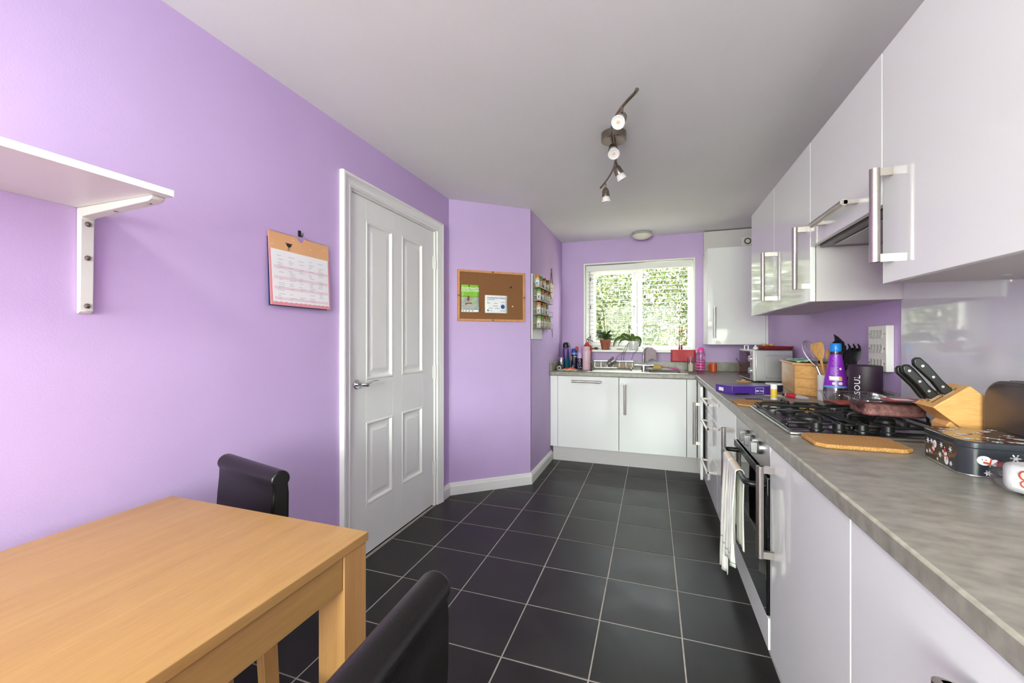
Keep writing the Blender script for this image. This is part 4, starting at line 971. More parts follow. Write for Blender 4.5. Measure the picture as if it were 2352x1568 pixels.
obj('white_print', MB().tube([(-.812+.0365*math.cos(-1.75+.3*math.cos(a)), 4.49+.0365*math.sin(-1.75+.3*math.cos(a)), ZC+.03+.011*math.sin(a)) for a in [2*PI*q/14 for q in range(14)]], .0015, 5, closed=True).tube([(-.812+.0368*math.cos(t_), 4.49+.0368*math.sin(t_), z_) for t_, z_ in ((-2.25, ZC+.14), (-2.3, ZC+.10), (-2.1, ZC+.095))], .002, 5), 'paper', b)
b = lathe_thing('shaker_bottle', 'dark patterned small bottle with lilac top next to the pink flask', 'bottle', -.744, 4.455,
    [('body', 'mauve_dark', [(0, 0), (.027, 0), (.029, .005), (.029, .120), (0, .120)]), ('collar', 'lilac', [(0, .119), (.030, .119), (.030, .160), (.024, .185), (0, .188)]), ('spout', 'lilac', [(0, .186), (.010, .186), (.010, .205), (.006, .250), (0, .252)])])
m = MB(); r_ = random.Random(9)
for i in range(26):
    a = r_.uniform(-2.6, -.5); z = r_.uniform(.008, .112); m.add([(-.744+.0294*math.cos(a+s*.10), 4.455+.0294*math.sin(a+s*.10), ZC+z+q*.004) for s, q in ((0, -1), (1, 0), (0, 1), (-1, 0))], [(0, 1, 2, 3)])
obj('star_print', m, 'paper', b, solid=.0004, smooth=0)
lathe_thing('vacuum_flask', 'pale pink insulated flask with matching lid', 'flask', -.668, 4.425,
    [('body', 'pink_flask', [(0, 0), (.040, 0), (.043, .005), (.043, .192), (.040, .205), (.032, .213), (0, .214)]), ('lid', 'pink_flask', [(0, .213), (.034, .213), (.036, .219), (.036, .240), (.033, .246), (0, .248)])])
fe = lathe_thing('fire_extinguisher', 'small red fire extinguisher with black levers behind the pink flask', 'extinguisher', -.672, 4.524,
    [('cylinder', 'extinguisher', [(0, 0), (.042, 0), (.044, .005), (.044, .240), (.038, .262), (.022, .282), (.014, .288), (.014, .298), (0, .298)]), ('valve', 'nickel', [(0, .297), (.012, .297), (.012, .318), (0, .318)])])
obj('lever', MB().tube([(-.684, 4.525, ZC+.318), (-.66, 4.524, ZC+.322), (-.63, 4.522, ZC+.312), (-.61, 4.522, ZC+.30)], .004, 6).tube([(-.682, 4.525, ZC+.322), (-.665, 4.524, ZC+.338), (-.642, 4.522, ZC+.352)], .004, 6), 'black_plastic', fe)
lathe_thing('drinks_can', 'slim silver drinks can standing by the side wall', 'can', -.932, 4.37,
    [('body', 'chrome', [(0, 0), (.022, 0), (.0265, .008), (.0265, .122), (.023, .132), (0, .130)])])
c_ = thing('jar_lid_roll', 'small dark jar lying on its side in the corner', 'jar', (-.925, 4.25, ZC))
obj('body', MB().lathe([(0, 0), (.021, 0), (.023, .004), (.023, .05), (0, .05)], (-.925, 4.23, ZC+.023), 18, axis=(0, 1, 0)), 'canister', c_)
obj('rim', MB().lathe([(.014, -.003), (.023, -.003), (.0235, .003), (.014, .003)], (-.925, 4.23, ZC+.023), 18, axis=(0, 1, 0)), 'rocker_grey', c_)
pk = thing('food_packet', 'crumpled orange and white packet lying in front of the bottles', 'packet', (-.81, 4.20, ZC))
obj('packet_body', MB().grid(lambda u, v: Vector((-.895+.165*u+.012*v, 4.15+.085*v, ZC+.004+.018*math.sin(PI*u)*math.sin(PI*v)+.006*math.sin(u*13+v*4)*math.sin(PI*v)+.005*math.sin(u*7)**2)), 16, 10), 'cream', pk, solid=.004, smooth=60)
obj('packet_print', MB().grid(lambda u, v: Vector((-.86+.12*u+.012*v, 4.158+.055*v, ZC+.009+.018*math.sin(PI*(.2+.72*u))*math.sin(PI*(.1+.65*v))+.006*math.sin((.2+.72*u)*13)*.8+.006)), 12, 6), 'orange', pk, solid=.001, smooth=60)

# dish rack and what stands in it
dk = thing('dish_rack', 'chrome wire dish rack on the sink drainer', 'dish rack', (-.375, 4.36, .9165))
a0, a1, b0, b1 = -.590, -.200, 4.238, 4.50; zr0, zr1 = .930, 1.002
def ring(z, r=.0028, e=0): return MB().tube([(a0-e, b0-e, z), (a1+e, b0-e, z), (a1+e, b1+e, z), (a0-e, b1+e, z)], r, 6, closed=True)
obj('top_rail', ring(zr1, .0034, .012), 'wire', dk); obj('bottom_rail', ring(zr0), 'wire', dk)
for i in range(7):
    x = a0+(a1-a0)*i/6
    obj('upright', MB().tube([(x, b0-.012, zr1), (x, b0, zr0), (x, b1, zr0), (x, b1+.012, zr1)], .0019, 5), 'wire', dk)
for i in range(10):
    x = a0+.03+(a1-a0-.06)*i/9
    obj('plate_prong', MB().tube([(x, 4.30, zr0), (x, 4.33, zr0+.05), (x, 4.36, zr0)], .0017, 5), 'wire', dk)
for x in (a0, a1):
    for y in (b0, b1): obj('foot', MB().cyl((x, y, .9140), (x, y, zr0), .004, n=8), 'black_plastic', dk)
gl_ = thing('glass_tumbler', 'upturned glass tumbler leaning in the dish rack', 'glass', (-.43, 4.42, .935))
obj('glass', MB().lathe([(.030, 0), (.033, .045), (.036, .10), (.034, .10), (.030, .045), (.028, .004), (0, .004)], (0, 0, 0), 20).xf(Matrix.Translation((-.45, 4.42, .965)) @ Matrix.Rotation(math.radians(52), 4, 'Y')), 'clear_smoke', gl_)
tag(obj('wooden_brush', MB().box(-.345, 4.39, .935, -.215, 4.43, .955).box(-.215, 4.40, .94, -.165, 4.42, .95), 'spoon_wood', bevel=.004), 'wooden scrubbing brush in the dish rack', 'brush')
br_ = thing('dish_brush', 'yellow sponge dish wand with a pink handle behind the sink bowl', 'brush', (.12, 4.565, .9145))
obj('sponge_head', MB().prism(rrect(.0, 4.548, .095, 4.588, .016), 'z', .925, .962), 'sponge', br_, bevel=.008)
obj('wand', MB().tube([(.09, 4.567, .946), (.15, 4.566, .940), (.20, 4.565, .933), (.262, 4.565, .925)], .006, 8, radii=[.004, .0045, .006, .007]), 'hot_pink', br_)
dc = thing('dishcloth', 'grey-pink dishcloth draped over the tap spout', 'cloth', (-.01, 4.45, 1.0))
def dcl(u, v):
    # v runs front hem -> over the spout -> back hem; u across
    a = (v-.5)*2; drop = .128 if a < 0 else .105
    x = -.060+.098*u+.010*a*math.sin(u*6)+.012*abs(a)*(u-.5)
    y = 4.440+(-.018 if a < 0 else .018)*min(1, abs(a)*5)+.008*abs(a)*math.sin(u*13+(1 if a < 0 else 3))
    top = 1.150-.030*max(0, u-.55)/.45-.018*max(0, .3-u)/.3
    return Vector((x, y, top-drop*abs(a)*(1+.12*math.sin(u*5+1))))
obj('cloth_sheet', MB().grid(dcl, 14, 22), 'cloth_grey', dc, solid=.003, smooth=80)
g_ = lathe_thing('drinking_glass', 'drinking glass holding cloudy cream liquid at the sink corner', 'glass', .350, 4.27,
    [('glass', 'clear', [(0, 0), (.027, 0), (.030, .01), (.034, .06), (.033, .152), (.0315, .152), (.032, .06), (.027, .014), (0, .014)]), ('liquid', 'cream', [(0, .016), (.026, .016), (.031, .06), (.0312, .085), (0, .085)])], z=.9137)
pbx, pby = .437, 4.262
b = lathe_thing('water_bottle', 'clear bright pink water bottle with ribbed base, by the corner', 'bottle', pbx, pby,
    [('upper_body', 'clear_pink', [(0, .130), (.036, .130), (.0385, .14), (.0385, .185), (.034, .200), (0, .202)]), ('lid', 'hot_pink', [(0, .201), (.030, .201), (.030, .215), (.026, .236), (.018, .246), (0, .247)]), ('straw', 'paper', [(0, .03), (.003, .03), (.003, .20), (0, .20)])])
obj('base', MB().lathe([(0, ZC), (.034, ZC), (.037, ZC+.006), (.037, ZC+.13), (0, ZC+.13)], (pbx, pby, 0), 22), 'clear_pink', b)
for i in range(4): obj('grip_ring', MB().lathe([(.036, ZC+.03+i*.026), (.040, ZC+.032+i*.026), (.040, ZC+.043+i*.026), (.036, ZC+.045+i*.026)], (pbx, pby, 0), 22), 'hot_pink', b)
obj('carry_loop', MB().tube([(pbx-.028, pby-.01, ZC+.205), (pbx-.036, pby-.012, ZC+.225), (pbx-.020, pby-.01, ZC+.244)], .004, 6), 'hot_pink', b)
mg = thing('mug', 'plain orange mug standing against the upstand', 'mug', (.575, 4.50, ZC))
obj('cup', MB().lathe([(0, ZC), (.029, ZC), (.032, ZC+.004), (.033, ZC+.086), (.030, ZC+.086), (.029, ZC+.008), (0, ZC+.008)], (.575, 4.50, 0), 22), 'orange', mg)
obj('mug_handle', MB().tube([tuple(p) for p in bez((.545, 4.49, ZC+.07), (.515, 4.48, ZC+.075), (.515, 4.48, ZC+.02), (.546, 4.49, ZC+.018), 8)], .004, 7), 'orange', mg)
ld = thing('strainer', 'small steel strainer leaning behind the microwave', 'strainer', (.80, 4.42, ZC))
obj('bowl', MB().lathe([(.001, -.028), (.02, -.025), (.036, -.012), (.042, 0), (.040, 0), (.034, -.012), (.018, -.022), (.001, -.025)], (0, 0, 0), 20).xf(Matrix.Translation((.812, 4.40, ZC+.046)) @ Matrix.Rotation(math.radians(-55), 4, 'Y')), 'wire', ld)
obj('handle', MB().tube([(.795, 4.40, ZC+.085), (.775, 4.395, ZC+.12), (.758, 4.39, ZC+.142)], .004, 6), 'wire', ld)
obj('sponge', MB().ell((.806, 4.395, ZC+.05), .018, .02, .016, 12, 8), 'sponge', ld)
# ================================================================== worktop along the cooker wall
mw = thing('microwave', 'silver microwave with dark door glass and two dials', 'microwave', (.718, 3.48, ZC), math.radians(2))
obj('cabinet', MB().box(.012, 0, .010, .254, .44, .242), 'silver_plastic', mw, bevel=.006, local=True)
obj('front_frame', MB().box(0, 0, .010, .014, .44, .242), 'plastic_white', mw, bevel=.004, local=True)
obj('door_glass', MB().box(-.004, .105, .020, .002, .43, .232), 'mw_glass', mw, bevel=.002, local=True)
obj('control_panel', MB().box(-.003, .012, .018, .002, .098, .234), 'silver_plastic', mw, bevel=.002, local=True)
for z in (.085, .175):
    kb = obj('dial', MB().lathe([(0, 0), (.024, 0), (.023, .016), (.020, .019), (0, .019)], (-.003, .055, z), 20, axis=(-1, 0, 0)), 'silver_plastic', mw, local=True)
obj('side_panel', MB().prism(rrect(.075, .035, .25, .205, .022), 'y', -.005, .003), 'silver_plastic', mw, bevel=.004, local=True)
for x in (.04, .23):
    for y in (.04, .40): obj('foot', MB().cyl((x, y, 0), (x, y, .011), .012, n=10), 'black_plastic', mw, local=True)
MT = ZC+.2425
ogl = thing('oven_gloves', 'dark red quilted oven gloves lying on the microwave', 'oven gloves', (.86, 3.60, MT))
obj('glove_body', MB().prism(rrect(.770, 3.49, .978, 3.72, .03), 'z', MT+.002, MT+.028), 'cloth_red', ogl, bevel=.010, segs=3)
obj('binding', MB().tube([(.775, 3.488, MT+.018), (.83, 3.484, MT+.024), (.90, 3.486, MT+.02), (.975, 3.486, MT+.024)], .006, 7), 'cloth_red', ogl)
tag(obj('garlic_bulb', MB().lathe([(0, 0), (.014, .002), (.019, .010), (.017, .020), (.006, .030), (.003, .038), (0, .038)], (.742, 3.535, MT), 14), 'ceramic_white'), 'white garlic bulb on the front corner of the microwave', 'garlic')
wr = thing('grill_rack', 'small chrome wire rack on the microwave behind the garlic', 'rack', (.79, 3.83, MT))
obj('wire_frame', MB().tube([(.735, 3.76, MT+.03), (.90, 3.76, MT+.03), (.90, 3.90, MT+.03), (.735, 3.90, MT+.03)], .0025, 6, closed=True), 'wire', wr)
for i in range(5): obj('cross_wire', MB().cyl((.75+i*.033, 3.76, MT+.03), (.75+i*.033, 3.90, MT+.03), .0018, n=5), 'wire', wr)
for x in (.737, .898):
    for y in (3.762, 3.898): obj('leg', MB().cyl((x, y, MT), (x, y, MT+.03), .0025, n=6), 'wire', wr)
for lab, x in (('left beige wooden egg cup standing behind the red gloves', .845), ('right beige wooden egg cup standing behind the red gloves', .895)):
    tag(obj('egg_cup', MB().lathe([(0, 0), (.016, 0), (.014, .006), (.007, .014), (.009, .022), (.020, .032), (.021, .046), (.018, .046), (.014, .034), (0, .028)], (x, 3.745, MT), 16), 'spoon_wood'), lab, 'egg cup')

# bread bin
bn = thing('bread_bin', 'wooden bread bin with an angled front and flat lid', 'bread bin', (.885, 2.97, ZC))
fp = [(.790, 2.805), (.888, 2.695), (.976, 2.695), (.976, 3.26), (.842, 3.26)]
obj('bin_body', MB().prism(fp, 'z', ZC, ZC+.172), 'beech', bn, bevel=.002)
obj('lid', MB().prism([(.776, 2.803), (.884, 2.684), (.979, 2.684), (.979, 3.27), (.830, 3.27)], 'z', ZC+.173, ZC+.186), 'beech', bn, bevel=.003)
for z in (.045, .098): 
    e = Vector((.098, -.110, 0)).normalized(); n_ = Vector((-e.y*-1, 0, 0))
    obj('plank_line', MB().tube([(.7895, 2.8045, ZC+z), (.8875, 2.6945, ZC+z)], .0009, 4), 'brown_jar', bn)
gc = thing('green_cloth', 'green and white patterned cloth folded on the bread bin', 'cloth', (.87, 2.95, ZC+.187))
obj('cloth_sheet', MB().grid(lambda u, v: Vector((.800+.155*u+.02*v, 2.79+.30*v-.02*u, ZC+.191+.010*math.sin(PI*u)*abs(math.sin(v*5+u*2))+.004*math.sin(u*12+v*7)**2)), 18, 18), 'cloth_green', gc, solid=.006, smooth=70)

# utensil crock and what stands in it
cx_, cy_ = .880, 2.585
lathe_thing('utensil_crock', 'plain white straight-sided utensil crock by the bread bin', 'crock', cx_, cy_, [('crock', 'ceramic_white', [(0, 0), (.046, 0), (.048, .003), (.048, .134), (.044, .134), (.043, .01), (0, .01)])])
def stick(m, a, b, r0=.005, r1=None): return m.tube([a, b], r0, 8, radii=[r0, r1 or r0])
def head(pts2, c, ux, uy, th, dish=0.0):
    """flat outline head with a slight dish; pts2 in (across, along)"""
    ux = Vector(ux).normalized(); uy = Vector(uy).normalized(); uz = ux.cross(uy); n = len(pts2); m = MB()
    cc = Vector(c); my = sum(p[1] for p in pts2)/n
    def P(x, y, k, inner): return cc+ux*x+uy*y+uz*(k*th/2-(dish if inner else 0))
    v = []; 
    for k in (-1, 1):
        v += [P(x, y, k, False) for x, y in pts2]; v += [P(x*.6, my+(y-my)*.6, k, True) for x, y in pts2]
    f = []
    for i in range(n):
        j = (i+1) % n
        f += [(j, i, n+i, n+j), (2*n+i, 2*n+j, 3*n+j, 3*n+i), (i, j, 2*n+j, 2*n+i)]
    f += [tuple(range(n, 2*n))[::-1], tuple(range(3*n, 4*n))]
    return m.add(v, f)
cr0 = Vector((cx_, cy_, ZC+.02))
VR = (.946, .324, 0)
ws = thing('wooden_spoon', 'large wooden spatula spoon with a broad pointed head in the crock', 'spoon', tuple(cr0))
obj('handle', stick(MB(), (.895, 2.60, ZC+.02), (.836, 2.556, ZC+.222), .007, .006), 'spoon_wood', ws)
d_ = Vector((.836-.895, 2.556-2.60, .202)).normalized()
obj('spoon_head', head([(-.008, -.006), (-.030, .035), (-.036, .062), (-.028, .088), (0, .096), (.026, .099), (.034, .088), (.032, .05), (.02, .02), (.008, -.006)], (.836, 2.556, ZC+.215), VR, d_, .007, .006), 'spoon_wood', ws, bevel=.0015)
ws = thing('wooden_spoon', 'small pale wooden spoon behind the purple bottle in the crock', 'spoon', tuple(cr0))
obj('handle', stick(MB(), (.868, 2.60, ZC+.02), (.893, 2.615, ZC+.205), .005), 'spoon_wood', ws)
obj('spoon_head', MB().ell((.896, 2.616, ZC+.235), .022, .008, .034, 14, 8), 'spoon_wood', ws)
wk = thing('whisk', 'steel balloon whisk leaning left out of the crock', 'whisk', tuple(cr0))
wb = Vector((.842, 2.628, ZC+.175)); wd = Vector((-.060, .055, .20)).normalized()
obj('handle', stick(MB(), (.885, 2.59, ZC+.02), tuple(wb), .006), 'steel', wk)
for i in range(5):
    a = PI*i/5; s1_ = wd.orthogonal().normalized(); s2_ = wd.cross(s1_); sd = s1_*math.cos(a)+s2_*math.sin(a)
    obj('wire_loop', MB().tube([wb+wd*(.075-.075*math.cos(t))*1.0+wd*.0+sd*(.036*math.sin(t)*(math.sin(t/2)**.7)) for t in [PI*q/12 for q in range(13)]]+[wb+wd*(.075-.075*math.cos(t))-sd*(.036*math.sin(t)*(math.sin(t/2)**.7)) for t in [PI-PI*q/12 for q in range(1, 13)]], .0012, 5), 'wire', wk)
ss = thing('slotted_spoon', 'black slotted spoon with oval head in the crock', 'spoon', tuple(cr0))
obj('handle', stick(MB(), (.872, 2.570, ZC+.02), (.910, 2.588, ZC+.235), .006), 'black_plastic', ss)
obj('spoon_head', head(disc_pts(0, .045, .031, .048, 16), (.910, 2.588, ZC+.225), VR, (.10, .03, 1), .005, .008), 'black_plastic', ss, bevel=.001)
sl = MB()
for x in (-.012, 0, .012): sl.box(x-.002, -.006, .035, x+.002, .004, .062)
obj('slot', sl.xf(Matrix.Translation((.912, 2.5855, ZC+.235)) @ Matrix.Rotation(math.radians(19), 4, 'Z')), 'cream', ss)
st2 = thing('turner', 'black slanted turner standing tallest in the crock', 'turner', tuple(cr0))
obj('handle', stick(MB(), (.905, 2.58, ZC+.02), (.940, 2.622, ZC+.235), .006), 'black_plastic', st2)
obj('blade', head([(-.012, -.005), (-.024, .05), (-.034, .115), (-.01, .10), (.022, .07), (.026, .03), (.012, -.005)], (.944, 2.624, ZC+.235), VR, (.02, .02, 1), .004), 'black_plastic', st2, bevel=.001)
pf = thing('pasta_fork', 'black pasta fork with curved tines in the crock', 'pasta fork', tuple(cr0))
obj('handle', stick(MB(), (.893, 2.565, ZC+.02), (.938, 2.52, ZC+.20), .007), 'black_plastic', pf)
obj('fork_head', head([(-.014, -.03), (-.040, .01), (-.046, .06), (.0, .08), (.046, .075), (.048, .025), (.014, -.03)], (.945, 2.513, ZC+.20), VR, (.10, -.08, 1), .006, .012), 'black_plastic', pf, bevel=.0015)
for i, x in enumerate((-.036, -.013, .012, .036)):
    c0 = Vector((.952, 2.507, ZC+.262))+Vector(VR)*x
    obj('tine', MB().tube([c0, c0+Vector((.0, -.006, .022)), c0+Vector((-.012, -.02, .036))], .005, 7, radii=[.006, .005, .0025]), 'black_plastic', pf)
ll = thing('ladle', 'black ladle leaning right, its handle above the dark canister', 'ladle', tuple(cr0))
obj('handle', stick(MB(), (.900, 2.592, ZC+.02), (.962, 2.50, ZC+.17), .005), 'canister', ll)
obj('hook_end', MB().tube([(.962, 2.50, ZC+.17), (.966, 2.494, ZC+.20), (.960, 2.49, ZC+.225)], .004, 7), 'canister', ll)

# tall clear bottle with purple label
qx, qy = .855, 2.425
pb_ = lathe_thing('cleaning_bottle', 'tapered clear bottle with purple label and bright blue cap', 'bottle', qx, qy,
    [('bottle', 'clear_smoke', [(0, 0), (.044, 0), (.049, .006), (.051, .05), (.050, .075), (.044, .12), (.032, .19), (.0235, .24), (.0215, .262), (0, .262)]),
     ('label_sleeve', 'purple_label', [(.0485, .096), (.0455, .122), (.0335, .191), (.0250, .240), (.0246, .247), (.0241, .247), (.0245, .240), (.033, .191), (.045, .122), (.048, .096)]),
     ('label_edge', 'sky_blue', [(.0496, .086), (.0488, .0955), (.0482, .0955), (.049, .086)]),
     ('cap', 'cap_blue', [(0, .262), (.0225, .262), (.0235, .266), (.0225, .298), (.020, .302), (0, .302)])], n=26)
obj('liquid', MB().lathe([(0, ZC+.004), (.045, ZC+.005), (.0475, ZC+.02), (0, ZC+.022)], (qx, qy, 0), 22), 'sauce', pb_)
def sleeve_r(h):
    P = ((.096, .0485), (.122, .0455), (.191, .0335), (.240, .025), (.25, .0245))
    for (a, ra), (b, rb) in zip(P, P[1:]):
        if h <= b: return ra+(rb-ra)*(h-a)/(b-a)
    return .0245
fa = math.atan2(-qy, -qx)
def on_sleeve(u, h, off=.0006): a = fa+u; r = sleeve_r(h)+off; return Vector((qx+r*math.cos(a), qy+r*math.sin(a), ZC+h))
obj('white_patch', MB().grid(lambda u, v: on_sleeve(-.55+u*1.15-.1*v, .122+v*.020), 10, 2), 'paper', pb_, solid=.0003)
obj('yellow_mark', MB().grid(lambda u, v: on_sleeve(.30+u*.3, .126+v*.014, .0012), 5, 2), 'yellow', pb_, solid=.0003)
pl = MB()
for i in range(6): pl.join(MB().grid(lambda u, v, i=i: on_sleeve(-.55+u*(.9 if i % 2 else .7), .150+i*.0065+v*.0022), 8, 1))
for h_ in (.205, .228): pl.join(MB().tube([on_sleeve(-.15+.22*math.cos(t)*.034/sleeve_r(h_)*.9, h_+.007*math.sin(t), .0004) for t in [2*PI*q/14 for q in range(14)]], .0006, 4, closed=True))
obj('small_print', pl, 'lilac', pb_, solid=.0002)
for u, h_, r in ((-.12, .107, .007), (.42, .108, .008), (.55, .178, .006)): obj('bubble_print', MB().grid(lambda a, b, u=u, h_=h_, r=r: on_sleeve(u+(r*b*math.cos(2*PI*a))/.04, h_+r*b*math.sin(2*PI*a), .0012), 12, 2), 'ceramic_white', pb_, solid=.0003)

cn = lathe_thing('canister', 'dark plum cylindrical canister with white lettering', 'canister', .918, 2.285,
    [('tin', 'canister', [(0, 0), (.058, 0), (.060, .003), (.060, .178), (0, .178)]), ('lid', 'canister', [(0, .1782), (.0612, .1782), (.0612, .200), (.058, .204), (0, .204)])], n=32)
m = text_mb('E.SOUL', .0335, .0002, align='RIGHT', spacing=1.08, bold=.0002); ca = math.atan2(-2.285, -.918)-.46
for k in range(len(m.v)):
    p = m.v[k]; a = ca-p.y/.0604; m.v[k] = Vector((.918+(.0604+p.z)*math.cos(a), 2.285+(.0604+p.z)*math.sin(a), ZC+.160+p.x))
obj('lettering', m, 'paper', cn, smooth=0)
rp = thing('card_packet', 'red and white card packet leaning behind the purple bottle', 'packet', (.955, 2.40, ZC))
obj('card', MB().add([(.930, 2.385, ZC), (.945, 2.38, ZC), (.935, 2.40, ZC+.09), (.920, 2.405, ZC+.09), (.960, 2.42, ZC), (.975, 2.415, ZC), (.965, 2.435, ZC+.085), (.950, 2.44, ZC+.085)], [(0,1,2,3),(4,7,6,5),(0,4,5,1),(1,5,6,2),(2,6,7,3),(3,7,4,0)]), 'red', rp, bevel=.001)

# purple chocolate box
pbx_ = thing('chocolate_box', 'flat purple gift box with a white squared logo', 'box', (.440, 2.665, ZC), math.radians(24))
obj('box_body', MB().box(0, 0, 0, .265, .165, .046), 'purple_box', pbx_, bevel=.002, local=True)
obj('lid_edge', MB().box(-.001, -.001, .043, .266, .166, .0475), 'purple_box', pbx_, bevel=.001, local=True)
F_ = basis((.168, -.0012, .022), (1, 0, 0), (0, 0, 1))
obj('logo_frame', frame_loft((-.026, -.017, .026, .017), [(0, 0), (0, .0004), (-.0012, .0004), (-.0012, 0)], lambda u, v, h: F_ @ Vector((u, v, h))), 'paper', pbx_, local=True, smooth=0)
obj('lettering', text_mb('Milk Tray', .0125, .0002, bold=.0003).xf(F_ @ Matrix.Translation((0, -.002, .0003))), 'paper', pbx_, local=True, smooth=0)
obj('price_sticker', MB().box(-.0012, .085, .012, .0, .13, .032), 'paper', pbx_, local=True)
obj('black_ribbon', MB().tube([(.015, -.004, .003), (.04, -.008, .006), (.06, -.005, .003), (.085, -.008, .005), (.10, -.004, .003)], .004, 6), 'black_plastic', pbx_, local=True)
lathe_thing('tub', 'short navy tub with a pale lid behind the purple box', 'tub', .722, 2.955, [('tub_body', 'navy', [(0, 0), (.044, 0), (.047, .004), (.047, .040), (0, .040)]), ('lid', 'plastic_white', [(0, .0402), (.049, .0402), (.049, .048), (0, .049)])])
tag(obj('pot_stand', MB().lathe([(0, 0), (.048, 0), (.050, .004), (.047, .009), (.016, .010), (.012, .016), (.008, .020), (0, .021)], (.655, 3.50, ZC), 24), 'spoon_wood'), 'round pale wooden lid lying before the microwave', 'lid')
tag(obj('paper_sheet', MB().box(-.05, -.035, 0, .05, .035, .0012).xf(Matrix.Translation((.665, 2.70, ZC)) @ Matrix.Rotation(.5, 4, 'Z')), 'paper'), 'white paper slip beside the glue stick', 'paper')
lathe_thing('glue_stick', 'yellow glue stick with a white cap standing upright', 'glue stick', .618, 2.535, [('barrel', 'yellow', [(0, .009), (.0155, .009), (.0155, .056), (0, .056)]), ('base', 'plastic_white', [(0, 0), (.0165, 0), (.0165, .009), (0, .009)]), ('cap', 'ceramic_white', [(0, .056), (.0160, .056), (.0160, .081), (.014, .083), (0, .083)])])
tu = thing('tube_packet', 'small red and white squeezed tube lying before the bread bin', 'tube', (.742, 2.60, ZC))
obj('tube_body', MB().lathe([(0, 0), (.010, 0), (.013, .02), (.012, .07), (.009, .10), (.004, .115), (0, .115)], (.700, 2.645, ZC+.013), 14, axis=(.8, -.6, -.06)), 'cloth_grey', tu)
obj('tube_print', MB().lathe([(.0105, .004), (.0136, .02), (.0130, .055), (.012, .055), (.0126, .02), (.0098, .004)], (.700, 2.645, ZC+.013), 14, axis=(.8, -.6, -.06)), 'red', tu)
obj('cap', MB().lathe([(0, -.014), (.007, -.014), (.008, 0), (0, 0)], (.700, 2.645, ZC+.013), 12, axis=(.8, -.6, -.06)), 'black_plastic', tu)
tag(obj('hex_key', MB().tube([(.478, 2.475, ZC+.003), (.545, 2.50, ZC+.003), (.55, 2.497, ZC+.003), (.553, 2.482, ZC+.003)], .0022, 6).tube([(.478, 2.475, ZC+.003), (.474, 2.484, ZC+.003)], .003, 6), 'black_plastic'), 'little black hex key on the worktop', 'tool')

# cork mats
def mat_pts(x0, y0, x1, y1, c): return [(x0+c, y0), (x1-c, y0), (x1, y0+c), (x1, y1-c), (x1-c, y1), (x0+c, y1), (x0, y1-c), (x0, y0+c)]
tag(obj('cork_mat', MB().prism(mat_pts(.392, 2.215, .64, 2.42, .03), 'z', ZC, ZC+.009), 'cork_mat', bevel=.003), 'cork table mat on the far side of the hob', 'mat')
tag(obj('cork_mat', MB().prism(mat_pts(.462, 1.438, .700, 1.607, .025), 'z', ZC, ZC+.012), 'cork_mat', bevel=.004), 'cork table mat between the hob and the snowman tin', 'mat')

# plastic food trays on the hob
def tray(name, label, x0, y0, x1, y1, z, hgt, fill, fill_h, rz=0.0):
    cx, cy = (x0+x1)/2, (y0+y1)/2; t = thing(name, label, 'tray', (cx, cy, z), rz); a, b = (x1-x0)/2, (y1-y0)/2
    n = 64; base = rrect(-a, -b, a, b, .028, 15)
    m = MB(); rings = []
    for k, (s, h, rib) in enumerate(((.80, .001, .0), (.84, .006, .012), (.955, hgt-.004, .010), (.975, hgt-.002, 0), (1.06, hgt, 0), (1.065, hgt-.003, 0))):
        rings.append([(x*(s+(rib if i % 4 < 2 else -rib)), y*(s+(rib if i % 4 < 2 else -rib)), h) for i, (x, y) in enumerate(base)])
    v = [p for r in rings for p in r]; N_ = len(base)
    f = [(k*N_+i, k*N_+(i+1) % N_, (k+1)*N_+(i+1) % N_, (k+1)*N_+i) for k in range(len(rings)-1) for i in range(N_)]+[tuple(range(N_))[::-1]]
    obj('tray_shell', m.add(v, f), 'clear', t, local=True, smooth=60)
    fm = MB(); sF = .80+.14*fill_h/hgt
    fr_ = random.Random(3)
    fm.prism([(x*sF*.97, y*sF*.97) for x, y in base], 'z', .004, fill_h)
    obj('food', fm, fill, t, local=True, bevel=.006)
    return t, a, b
t, a, b = tray('meat_tray', 'ribbed clear tray of minced meat with a red label, resting on the hob', .690, 1.725, .885, 1.895, .963, .058, 'meat', .046, math.radians(-4))
obj('film_lid', MB().box(-a*1.03, -b*1.03, .0583, a*1.03, b*1.03, .0590), 'film', t, local=True)
obj('red_label', MB().box(-.02, -b*.9, .0592, a*.92, b*.25, .0596), 'red', t, local=True)
obj('white_label', MB().box(.005, -b*.6, .0597, a*.60, -b*.05, .0600), 'paper', t, local=True)
t, a, b = tray('sauce_tray', 'empty clear tray with orange sauce smears, far side of the hob', .690, 1.985, .885, 2.145, .963, .046, 'sauce', .008, math.radians(3))

# knife block and knives
kb = thing('knife_block', 'slanted beech knife block in front of the splashback', 'knife block', (.87, 1.55, ZC))
KY0, KY1 = 1.506, 1.598; Lx, Lz, Tx, Tz = .764, 1.036, .846, 1.100
obj('block', MB().prism([(Lx, Lz), (Tx, Tz), (.955, 1.005), (.955, ZC), (.905, ZC)], 'y', KY0, KY1), 'beech_x', kb, bevel=.0025)
obj('foot', MB().prism([(.800, ZC), (.90, ZC), (.90, .92), (.81, .996), (.800, .985)], 'y', KY0+.012, KY1-.012), 'beech_x', kb, bevel=.002)
e1 = Vector((Tx-Lx, 0, Tz-Lz)).normalized(); e2 = Vector((-e1.z, 0, e1.x))   # e2: out of the slot face
if e2.x > 0: e2 = -e2
sm_ = MB()
for yk in (KY1-.016, KY1-.040, KY0+.030):
    c = Vector((Lx, yk, Lz))+e1*.052+e2*.0004
    v = [c+e1*s*.036+Vector((0, q*.0022, 0)) for s, q in ((-1, -1), (1, -1), (1, 1), (-1, 1))]; sm_.add(v, [(0, 1, 2, 3)])
